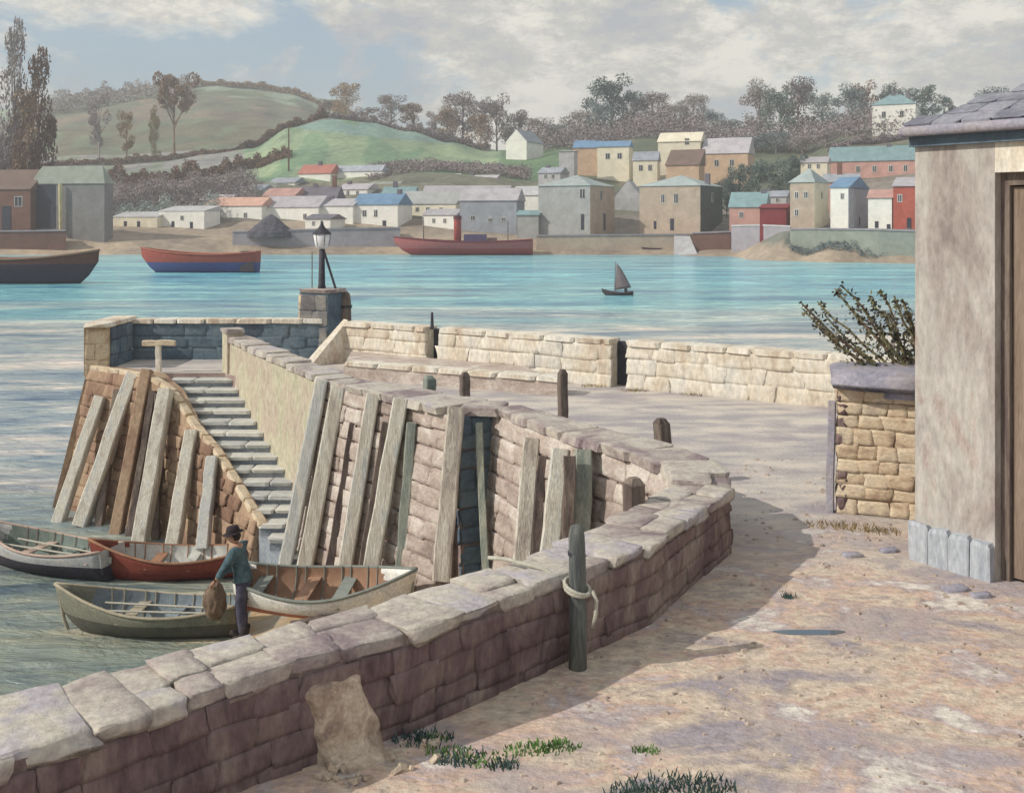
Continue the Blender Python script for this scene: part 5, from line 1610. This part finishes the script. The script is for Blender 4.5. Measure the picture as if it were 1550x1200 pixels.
mb = MB(); mb.box((-L_ * .42, 0, H * .62), (L_ * .12, L_ * .17, H * 1.1), taper=.9); mb.build('stern_block', flat('tarred', (.06, .05, .06), ns=1), t, local=True)
t, L_, H, D = ship('steamer', 'long low red steamer with a tall red funnel beside the far quay', 600, 806, 386, 366, [(.33, .05, .05), (.36, .11, .11), (.20, .13, .13), .45, (.17, .03, .04)], 'l', 'steamer')
mb = MB(); mb.tube([(1.4, 0, H * .6), (1.4, 0, H + 4.4), (1.4, 0, H + 5.2), (1.4, 0, H + 5.25)], [.75, .75, .82, .6], 14); fn = mb.build('funnel', flat('funnel_red', (.40, .07, .06), ns=1), t, local=True, smooth=True)
mb = MB(); mb.tube([(1.4, 0, H + 4.5), (1.4, 0, H + 5.27)], .84, 14); mb.build('funnel_top', flat('funnel_soot', (.13, .03, .04), ns=1), fn, local=True)
mb = MB(); mb.box((-2.2, 0, H + .75), (4.6, 2.4, 1.5)); mb.build('deckhouse', flat('deckhouse_paint', (.10, .08, .17), ns=1), t, local=True)
mb = MB(); mb.box((-5.6, 0, H + .4), (2.0, 2.0, .8)); mb.build('hatch', flat('hatch_b', (.16, .10, .10), ns=1), t, local=True)
mb = MB(); mb.tube([(L_ * .3, 0, H * .6), (L_ * .3, 0, H + 5.0)], [.12, .07], 6); mb.build('mast', M['oldwood'], t, local=True)
mb = MB(); mb.tube([(-L_ * .32, 0, H * .6), (-L_ * .32, 0, H + 4.2)], [.12, .07], 6); mb.build('mast', M['oldwood'], t, local=True)
ship('small_boat', 'maroon boat drawn up below the gap between the warehouses', 908, 954, 382, 364, [(.17, .05, .06), (.20, .08, .08), (.16, .08, .07), .5, (.20, .08, .08)], 'l')
ship('small_boat', 'thin dark punt lying left of the slipway', 962, 1018, 372 + 13, 363 + 13, [(.06, .03, .05), (.08, .05, .06), (.12, .08, .09), .5, (.07, .05, .06)], 'l')
# dinghy under sail
D = EYE * F / (447 - HOR)
c = G(936, D)
t = thing('sailing_dinghy', (c[0], c[1], 0), 'small dark sailing dinghy with a single grey brown sail in mid channel', 'boat')
t.rotation_euler = (R(4), 0, R(172))
vs, fs, gun, m_ = hull_mesh(2.9, .95, .42, transom=.5)
solid([(x, y, z - .12) for x, y, z in vs], fs, 'hull', flat('dinghy_paint', (.06, .05, .055), ns=3), t, .03)
mb = MB(); mb.tube([(.35, 0, 0), (.3, 0, 3.25)], [.05, .03], 8); mb.build('mast', M['oldwood'], t, local=True)
mb = MB(); mb.tube([(.32, 0, .42), (-1.25, .12, .5)], .025, 6); mb.build('boom', M['oldwood'], t, local=True)
vs, fs = [], []
for i in range(9):
    for j in range(9):
        u, v = i / 8, j / 8
        wd_ = 1.55 * (1 - v) ** .8
        zz_ = .5 + v * 2.6
        xx_ = .3 - wd_ * u - .12 * v
        vs.append((xx_, .22 * math.sin(u * PI) * (1 - v * .6) + .1 * u, zz_ + .25 * u * (1 - v)))
for i in range(8):
    for j in range(8):
        fs.append((i * 9 + j, (i + 1) * 9 + j, (i + 1) * 9 + j + 1, i * 9 + j + 1))
solid(vs, fs, 'sail', flat('tanned_sail', (.16, .13, .14), ns=2), t, .012)
mb = MB(); mb.tube([(-.75, 0, .2), (-.72, .0, .5), (-.7, .0, .72)], [.15, .17, .12], 8); mb.tube([(-.7, 0, .72), (-.7, 0, .92)], [.09, .08], 8)
o = mb.build('sailor', flat('sailor_coat', (.08, .08, .1), ns=3), None, smooth=True); o.parent = None
o.location = t.location; o.rotation_euler = t.rotation_euler
tag(o, 'tiny dark figure seated in the stern of the sailing dinghy', 'person'); o.name = 'person'

# ------------------------------------------------------------------ THE MAN
def skinned(name, verts, edges, radii, mat, parent, sub=2):
    me = bpy.data.meshes.new(name)
    me.from_pydata(verts, edges, [])
    o = bpy.data.objects.new(name, me)
    COL.objects.link(o)
    md = o.modifiers.new('skin', 'SKIN')
    sv = me.skin_vertices[0].data
    for i, r_ in enumerate(radii):
        sv[i].radius = r_ if isinstance(r_, tuple) else (r_, r_)
    sv[0].use_root = True
    if sub:
        ms = o.modifiers.new('sub', 'SUBSURF'); ms.levels = sub; ms.render_levels = sub
    dg = bpy.context.evaluated_depsgraph_get()
    dg.update()
    m2 = bpy.data.meshes.new_from_object(o.evaluated_get(dg))
    bpy.data.objects.remove(o)
    m2.polygons.foreach_set('use_smooth', [True] * len(m2.polygons))
    m2.materials.clear(); m2.materials.append(mat)
    k = bpy.data.objects.new(name, m2)
    COL.objects.link(k)
    k.parent = parent
    return k
skin = flat('skin', (.42, .24, .17), ns=8); coat = mottled('blue_green_coat', [(.03, .055, .075), (.07, .12, .145), (.13, .20, .22)], 5, rand=0, bump=.4)
trou = mottled('dark_trousers', [(.035, .035, .06), (.07, .065, .10), (.10, .09, .12)], 6, rand=0, bump=.4); hatm = flat('dark_hat', (.03, .022, .028), ns=8); boot = flat('boots', (.04, .03, .03), ns=8)
px_m, D_m = 368, 17.7
mx_, my_ = G(px_m, D_m)
mz = Zat(966, D_m)
MS = 1.07
man = thing('person', (mx_, my_, mz), 'man in a dark hat and blue green jacket bending over a sack beside the boats', 'person', rz=R(178))
man.scale = (MS, MS, MS)
# local: faces +x (rotated to face left), z up; height 1.74, leaning forward a little
V = [(0, 0, .93), (.03, 0, 1.08), (.06, 0, 1.25), (.09, 0, 1.40), (.115, 0, 1.50),               # pelvis..neck 0-4
     (-.02, .10, .86), (.0, .115, .50), (-.05, .12, .10), (-.02, -.10, .86), (.08, -.115, .50), (.06, -.12, .10),  # legs
     (.09, .19, 1.40), (.22, .23, 1.16), (.38, .15, .96), (.08, -.19, 1.40), (.16, -.24, 1.13), (.36, -.15, .95)]
E_ = [(0, 1), (1, 2), (2, 3), (3, 4), (0, 5), (5, 6), (6, 7), (0, 8), (8, 9), (9, 10), (3, 11), (11, 12), (12, 13), (3, 14), (14, 15), (15, 16)]
Rr = [(.10, .08), (.10, .08), (.11, .085), (.10, .08), .055, .075, .055, .042, .075, .055, .042, .055, .042, .036, .055, .042, .036]
skinned('body', V, E_, Rr, skin, man)
skinned('trousers', [(0, 0, .96), (-.02, .10, .86), (.0, .115, .50), (-.05, .12, .10), (-.02, -.10, .86), (.08, -.115, .50), (.06, -.12, .10)],
        [(0, 1), (1, 2), (2, 3), (0, 4), (4, 5), (5, 6)], [(.13, .11), .112, .092, .082, .112, .092, .082], trou, man)
skinned('jacket', [(-.005, 0, .84), (.0, 0, .98), (.03, 0, 1.1), (.06, 0, 1.25), (.09, 0, 1.42), (.09, .2, 1.40), (.22, .235, 1.16), (.355, .16, .98), (.08, -.2, 1.40), (.16, -.245, 1.13), (.335, -.16, .965)],
        [(0, 1), (1, 2), (2, 3), (3, 4), (4, 5), (5, 6), (6, 7), (4, 8), (8, 9), (9, 10)], [(.2, .17), (.18, .15), (.17, .14), (.185, .14), (.13, .12), .092, .074, .06, .092, .074, .06], coat, man)
# head with nose, brow, ears
hd = (.155, 0, 1.60)
bm = bmesh.new()
bmesh.ops.create_uvsphere(bm, u_segments=24, v_segments=16, radius=.1)
for v in bm.verts:
    x_, y_, z_ = v.co
    s_ = 1.0
    y2 = y_ * (.78 if z_ > -.02 else .78 - (-.02 - z_) * 2.2)
    x2 = x_ * 1.0
    if x_ > .03 and abs(y_) < .022 and -.035 < z_ < .02: x2 += .03 * (1 - abs(y_) / .022) * (1 if z_ < 0 else .5)   # nose
    if x_ > .05 and .018 < abs(y_) < .05 and .0 < z_ < .03: x2 -= .012                                                 # eye sockets
    if x_ > .05 and abs(y_) < .035 and -.065 < z_ < -.05: x2 -= .006                                                   # mouth
    v.co = Vector((x2, y2, z_ * 1.18))
me = bpy.data.meshes.new('head'); bm.to_mesh(me); bm.free()
me.polygons.foreach_set('use_smooth', [True] * len(me.polygons)); me.materials.append(skin)
o = bpy.data.objects.new('head', me); COL.objects.link(o); o.parent = man; o.location = hd; o.rotation_euler = (0, R(22), 0)
for s_ in (-1, 1):
    mb = MB(); mb.tube([(hd[0] + .075, s_ * .034, hd[2] - .02), (hd[0] + .09, s_ * .034, hd[2] - .022)], [.011, .006], 6); mb.build('eye', boot, man, local=True)
    mb = MB(); mb.tube([(hd[0] - .005, s_ * .076, hd[2] - .005), (hd[0] - .012, s_ * .092, hd[2])], [.022, .016], 8); mb.build('ear', skin, man, local=True, smooth=True)
mb = MB(); mb.tube([(hd[0] - .035, 0, hd[2] - .05), (hd[0] - .04, 0, hd[2] + .0), (hd[0] - .02, 0, hd[2] + .07)], [.065, .085, .08], 12); mb.build('hair', boot, man, local=True, smooth=True)
mb = MB()
mb.tube([(hd[0] + .0, 0, hd[2] + .045), (hd[0] + .003, 0, hd[2] + .058)], [.165, .16], 18)
mb.tube([(hd[0] + .003, 0, hd[2] + .055), (hd[0] + .01, 0, hd[2] + .12), (hd[0] + .02, 0, hd[2] + .155), (hd[0] + .02, 0, hd[2] + .165)], [.108, .103, .085, .03], 16)
mb.build('hat', hatm, man, local=True, smooth=False)
# hands: palm and five fingers each
for (wx, wy, wz, s_) in ((.38, .15, .96, 1), (.36, -.15, .95, -1)):
    vs_ = [(wx, wy, wz), (wx + .05, wy, wz - .05)]
    es_ = [(0, 1)]
    rd = [(.028, .022), (.036, .018)]
    for f_ in range(4):
        oy = (f_ - 1.5) * .02
        k = len(vs_)
        ln = [.03, .036, .034, .026][f_]
        vs_ += [(wx + .072, wy + oy, wz - .075), (wx + .082, wy + oy, wz - .075 - ln), (wx + .066, wy + oy, wz - .075 - ln * 1.8)]
        es_ += [(1, k), (k, k + 1), (k + 1, k + 2)]
        rd += [.0105, .0095, .008]
    k = len(vs_)
    vs_ += [(wx + .03, wy - s_ * .036, wz - .045), (wx + .05, wy - s_ * .045, wz - .08)]
    es_ += [(0, k), (k, k + 1)]
    rd += [.012, .009]
    skinned('hand', vs_, es_, rd, skin, man, 1)
for (fx, fy) in ((-.05, .12), (.06, -.12)):
    mb = MB()
    mb.tube([(fx - .01, fy, .26), (fx, fy, .1), (fx + .01, fy, .05)], [.09, .075, .07], 10)
    mb.tube([(fx - .09, fy, .045), (fx - .02, fy, .055), (fx + .08, fy, .045), (fx + .17, fy, .035), (fx + .19, fy, .03)], [.045, .06, .052, .042, .015], 10)
    mb.build('boot', boot, man, local=True, smooth=True)
# the sack he holds
bm = bmesh.new()
bmesh.ops.create_icosphere(bm, subdivisions=4, radius=1)
for v in bm.verts:
    z_ = v.co.z
    k = 1 - .5 * max(0, z_) ** 2
    v.co = Vector((v.co.x * .19 * k, v.co.y * .19 * k, z_ * .33)) + mn.noise_vector(v.co * 2.2) * .05
me = bpy.data.meshes.new('sack'); bm.to_mesh(me); bm.free()
me.polygons.foreach_set('use_smooth', [True] * len(me.polygons)); me.materials.append(mottled('sacking', [(.12, .08, .06), (.22, .16, .11)], 9, rand=0, bump=.6))
sk_ = bpy.data.objects.new('sack', me); COL.objects.link(sk_)
sk_.location = (mx_ - .47, my_, mz + .64)
tag(sk_, 'brown sack held low in front of the man', 'sack')
# stones and mud under the man where the shore is lower
# ------------------------------------------------------------------ BRAMBLE behind the gate pier
br = thing('bramble_bush', (*gq(1.15, .95), 3.5), 'spiky bramble bush arching out above the gate pier', 'bush')
rnd = random.Random(21)
bx, by = gq(1.2, .75)
bz = 5.15
stems = []
tips = [(1212, 462), (1216, 470), (1240, 458), (1262, 436), (1275, 430), (1305, 468), (1318, 445), (1335, 440), (1350, 446), (1365, 452), (1232, 490), (1250, 480), (1290, 470), (1340, 470), (1375, 470), (1372, 500)]
bark2 = mottled('bramble_stem', [(.10, .10, .05), (.22, .21, .10), (.17, .10, .07)], 6, rand=.4, bump=.3)
for (px, py) in tips:
    D = rnd.uniform(14.4, 15.6)
    tx, ty = G(px, D)
    tz = Zat(py, D)
    p0 = Vector((bx + rnd.uniform(-.1, .25), by + rnd.uniform(-.1, .2), bz - .3))
    p3 = Vector((tx, ty, tz))
    mdp = p0.lerp(p3, .5) + Vector((.0, 0, -.12 if px < 1260 else .05))
    pth = []
    for k in range(9):
        t_ = k / 8
        q_ = p0.lerp(mdp, t_).lerp(mdp.lerp(p3, t_), t_)
        q_ += Vector((rnd.uniform(-.03, .03), 0, rnd.uniform(-.03, .03)))
        if px < 1225 and t_ > .8: q_.z += .0
        pth.append(q_)
    mb = MB(); mb.tube(pth, [.028 - .002 * k for k in range(9)], 6); mb.build('stem', bark2, br)
    stems.append(pth)
pts = []
for pth in stems:
    for k in range(130):
        t_ = rnd.random() ** .8 * 8
        i = min(7, int(t_))
        q_ = pth[i].lerp(pth[i + 1], t_ - i)
        r_ = .1 * (1 - t_ / 11)
        pts.append((q_.x + rnd.gauss(0, r_) - br.location.x, q_.y + rnd.gauss(0, r_) - br.location.y, q_.z + rnd.gauss(0, r_) - 3.5))
for k in range(1100):
    v = Vector((rnd.gauss(0, .3), rnd.gauss(0, .25), rnd.gauss(0, .22)))
    pts.append((bx + .25 + v.x - br.location.x, by + .2 + v.y - br.location.y, bz + .1 + v.z - 3.5))
L_br = leaf_mat('bramble_leaf', [(.07, .06, .05), (.17, .16, .09), (.32, .31, .18)], 3)
me = leaf_mesh('foliage', L_br, pts, .036, rnd)
o = bpy.data.objects.new('foliage', me); COL.objects.link(o); o.parent = br

# ------------------------------------------------------------------ GROUND DETAIL
def on_quay(px, py): return wl(px, py, 3.5)
# pale patched buttress at the foot of the near wall
rub = thing('repair_patch', (-1.4, 7.4, 3.5), 'pale worn plaster patch with small fallen stones on the face of the near wall', 'patch')
M['rub'] = mottled('pale_patched_stone', [(.24, .18, .15), (.42, .33, .26), (.58, .49, .39), (.50, .36, .26)], 3.5, rand=.4, bump=.9, bscale=16)
wa, wb = Vector((-1.72, 7.56, 0)), Vector((-.95, 8.12, 0))
wd_ = (wb - wa).normalized(); wn_ = Vector((wd_.y, -wd_.x, 0))
rnd = random.Random(3)
gr = []
nu, nv = 34, 26
for j_ in range(nv + 1):
    for i_ in range(nu + 1):
        u, v = i_ / nu, j_ / nv
        e1 = mn.noise(Vector((u * 3.5, v * 3.5, 7))) * .16
        mk = min(1, max(0, (min(u, 1 - u) * 4.5 - .35 + e1 * 2))) * min(1, max(0, v * 6 + e1 * 3))
        mk = mk * mk * (3 - 2 * mk)
        out = -.10 + .14 * mk + .05 * v * mk + max(0, v - .86) * 1.5 * mk
        c = wa.lerp(wb, u * .92 + .20 * v + .0) + wn_ * out
        nz_ = mn.noise_vector(Vector((u * 9, v * 7, 1))) * .018
        gr.append((c.x + nz_.x, c.y + nz_.y, 3.488 + .66 * (1 - v) ** .9 + nz_.z))
mb = MB(); mb.add(gr, [(j_ * (nu + 1) + i_, j_ * (nu + 1) + i_ + 1, (j_ + 1) * (nu + 1) + i_ + 1, (j_ + 1) * (nu + 1) + i_) for j_ in range(nv) for i_ in range(nu)])
mb.build('plaster_patch', M['rub'], rub, smooth=True)
for k in range(22):
    u, o_ = rnd.random(), rnd.uniform(.08, .5)
    c = wa.lerp(wb, u * 1.2 + .1) + wn_ * o_
    sz = rnd.uniform(.025, .075)
    put_stone(rub, M['rub'], (c.x, c.y, 3.5 + sz * .2), (rnd.uniform(-1, 1), rnd.uniform(-1, 1), rnd.uniform(-.3, .3)), (rnd.uniform(-1, 1), 1, rnd.uniform(-.3, .3)), (sz * 1.5, sz, sz * .6), 'stone', 'block')
# pebbles on the road
rnd = random.Random(9)
mb = MB()
base = [(-.5, -.5, 0), (.5, -.4, 0), (.55, .45, 0), (-.45, .5, 0), (-.25, -.25, .5), (.3, -.2, .55), (.25, .28, .45), (-.22, .25, .5)]
bf = [(4, 5, 6, 7), (0, 1, 5, 4), (1, 2, 6, 5), (2, 3, 7, 6), (3, 0, 4, 7)]
def in_road(x, y):
    if y < 3.5 or y > 24: return False
    # right of the wall outline
    for a, b_ in zip(OUT, OUT[1:]):
        if min(a[1], b_[1]) <= y <= max(a[1], b_[1]):
            f = (y - a[1]) / (b_[1] - a[1] + 1e-9)
            if x < a[0] + (b_[0] - a[0]) * f + .08: return False
    return x < 4.6 + (12.4 - y) * .72 - .1 if y < 12.4 else True
cnt = 0
while cnt < 3500:
    y = 4.5 + 13 * rnd.random() ** 1.4
    x = rnd.uniform(-3, 9)
    if not in_road(x, y): continue
    if mn.noise(Vector((x * .9, y * 1.4, 4))) < rnd.uniform(-.35, .5): continue
    s = rnd.choice([.006, .008, .010, .010, .013, .013, .018, .026, .04]) * rnd.uniform(.7, 1.3)
    a = rnd.uniform(0, 6.28)
    ca, sa = math.cos(a), math.sin(a)
    mb.add([(x + (p[0] * ca - p[1] * sa) * s * 1.6, y + (p[0] * sa + p[1] * ca) * s, 3.5 + p[2] * s) for p in base], bf)
    cnt += 1
o = mb.build('pebbles', mottled('road_pebbles', [(.24, .20, .20), (.42, .34, .28), (.55, .48, .40)], 9, rand=0, bump=0))
tag(o, 'scattered small pebbles and grit on the road', 'pebbles', kind='stuff')
# tufts of grass and weeds
def tufts(name, label, spots, mat, h=.08, n=60, spread=.16, cat='weeds'):
    mb = MB()
    for (px, py, k_) in spots:
        cx, cy = on_quay(px, py)
        for _ in range(int(n * k_)):
            a = rnd.uniform(0, 6.28); r_ = spread * k_ * rnd.random() ** .6
            x, y = cx + r_ * math.cos(a) * 1.8, cy + r_ * math.sin(a)
            b_ = rnd.uniform(0, 6.28); hh = h * rnd.uniform(.4, 1.2)
            dx, dy = math.cos(b_) * hh * .6, math.sin(b_) * hh * .6
            w_ = .006
            mb.add([(x - w_, y, 3.5), (x + w_, y, 3.5), (x + dx * .5 + w_ * .6, y + dy * .5, 3.5 + hh * .7), (x + dx * .5 - w_ * .6, y + dy * .5, 3.5 + hh * .7), (x + dx, y + dy, 3.5 + hh)], [(0, 1, 2, 3), (3, 2, 4)])
    o = mb.build(name, mat)
    return tag(o, label, cat, kind='stuff')
tufts('grass_tufts', 'small bright green grass tufts at the foot of the near wall', [(680, 1140, .8), (735, 1150, 1), (830, 1132, 1), (800, 1135, .8), (975, 1138, .5), (850, 1130, .7), (655, 1120, .6)], leaf_mat('grass', [(.05, .11, .03), (.12, .25, .06), (.18, .32, .09)], 6), .04, 90, .13)
tufts('dark_weeds', 'dark blue green weeds at the bottom of the picture on the road', [(1015, 1195, 1.3), (1060, 1192, 1), (960, 1200, .8), (700, 1150, .8), (640, 1120, .9), (1195, 905, .3), (760, 1160, .5)], leaf_mat('weed', [(.03, .06, .06), (.07, .12, .11), (.10, .14, .10)], 6), .06, 120, .15)
tufts('wall_foot_weeds', 'ochre and green weeds round the foot of the gate pier', [(1250, 796, .6), (1295, 800, .7), (1340, 806, .5), (900, 585, .7), (960, 592, .7), (1050, 598, .6)], leaf_mat('dry_weed', [(.08, .09, .04), (.20, .17, .07), (.30, .22, .10)], 3), .07, 110, .28)
for (px, py, s, lab) in [(1290, 842, .22, 'flat dark stone lying left of the house corner'), (1345, 835, .2, 'small dark stone near the plinth of the house'), (1445, 893, .26, 'flat stone half sunk in the road by the plinth'),
                         (1485, 903, .2, 'small flat stone right of the half sunk one by the door')]:
    cx, cy = on_quay(px, py)
    t = thing('road_stone', (cx, cy, 3.5), lab, 'stone')
    put_stone(t, M['capstone'], (cx, cy, 3.51), (1, .2, 0), (0, 1, 0), (s, s * .55, .07), 'stone_body', 'rough')
# a puddle
bm = bmesh.new()
cx, cy = on_quay(1225, 957)
vsx = [bm.verts.new((cx + .34 * math.cos(a * PI / 12) * (1 + .12 * math.sin(a * PI / 4)), cy + .075 * math.sin(a * PI / 12) * (1 + .15 * math.cos(a * PI / 6)), 3.504)) for a in range(24)]
bm.faces.new(vsx)
me = bpy.data.meshes.new('puddle'); bm.to_mesh(me); bm.free()
pm = bpy.data.materials.new('puddle_water'); pm.use_nodes = True
pb = pm.node_tree.nodes['Principled BSDF']; pb.inputs['Base Color'].default_value = (.10, .13, .16, 1); pb.inputs['Roughness'].default_value = .05
me.materials.append(pm)
o = bpy.data.objects.new('puddle', me); COL.objects.link(o); tag(o, 'small blue puddle in the middle of the road', 'puddle')

# ------------------------------------------------------------------ the soft air of the estuary
mb = MB()
mb.box((0, 500, 60), (3100, 1320, 132))
hz_ = mb.build('haze', None)
hm = bpy.data.materials.new('haze_air'); hm.use_nodes = True
ht = hm.node_tree; ht.nodes.clear()
pv = N(ht, 'ShaderNodeVolumePrincipled')
pv.inputs['Color'].default_value = (.86, .88, .92, 1)
pv.inputs['Density'].default_value = .0007
ho = N(ht, 'ShaderNodeOutputMaterial')
ht.links.new(pv.outputs[0], ho.inputs['Volume'])
hz_.data.materials.clear(); hz_.data.materials.append(hm)
hz_['kind'] = 'stuff'; hz_['label'] = 'thin pale haze over the estuary'
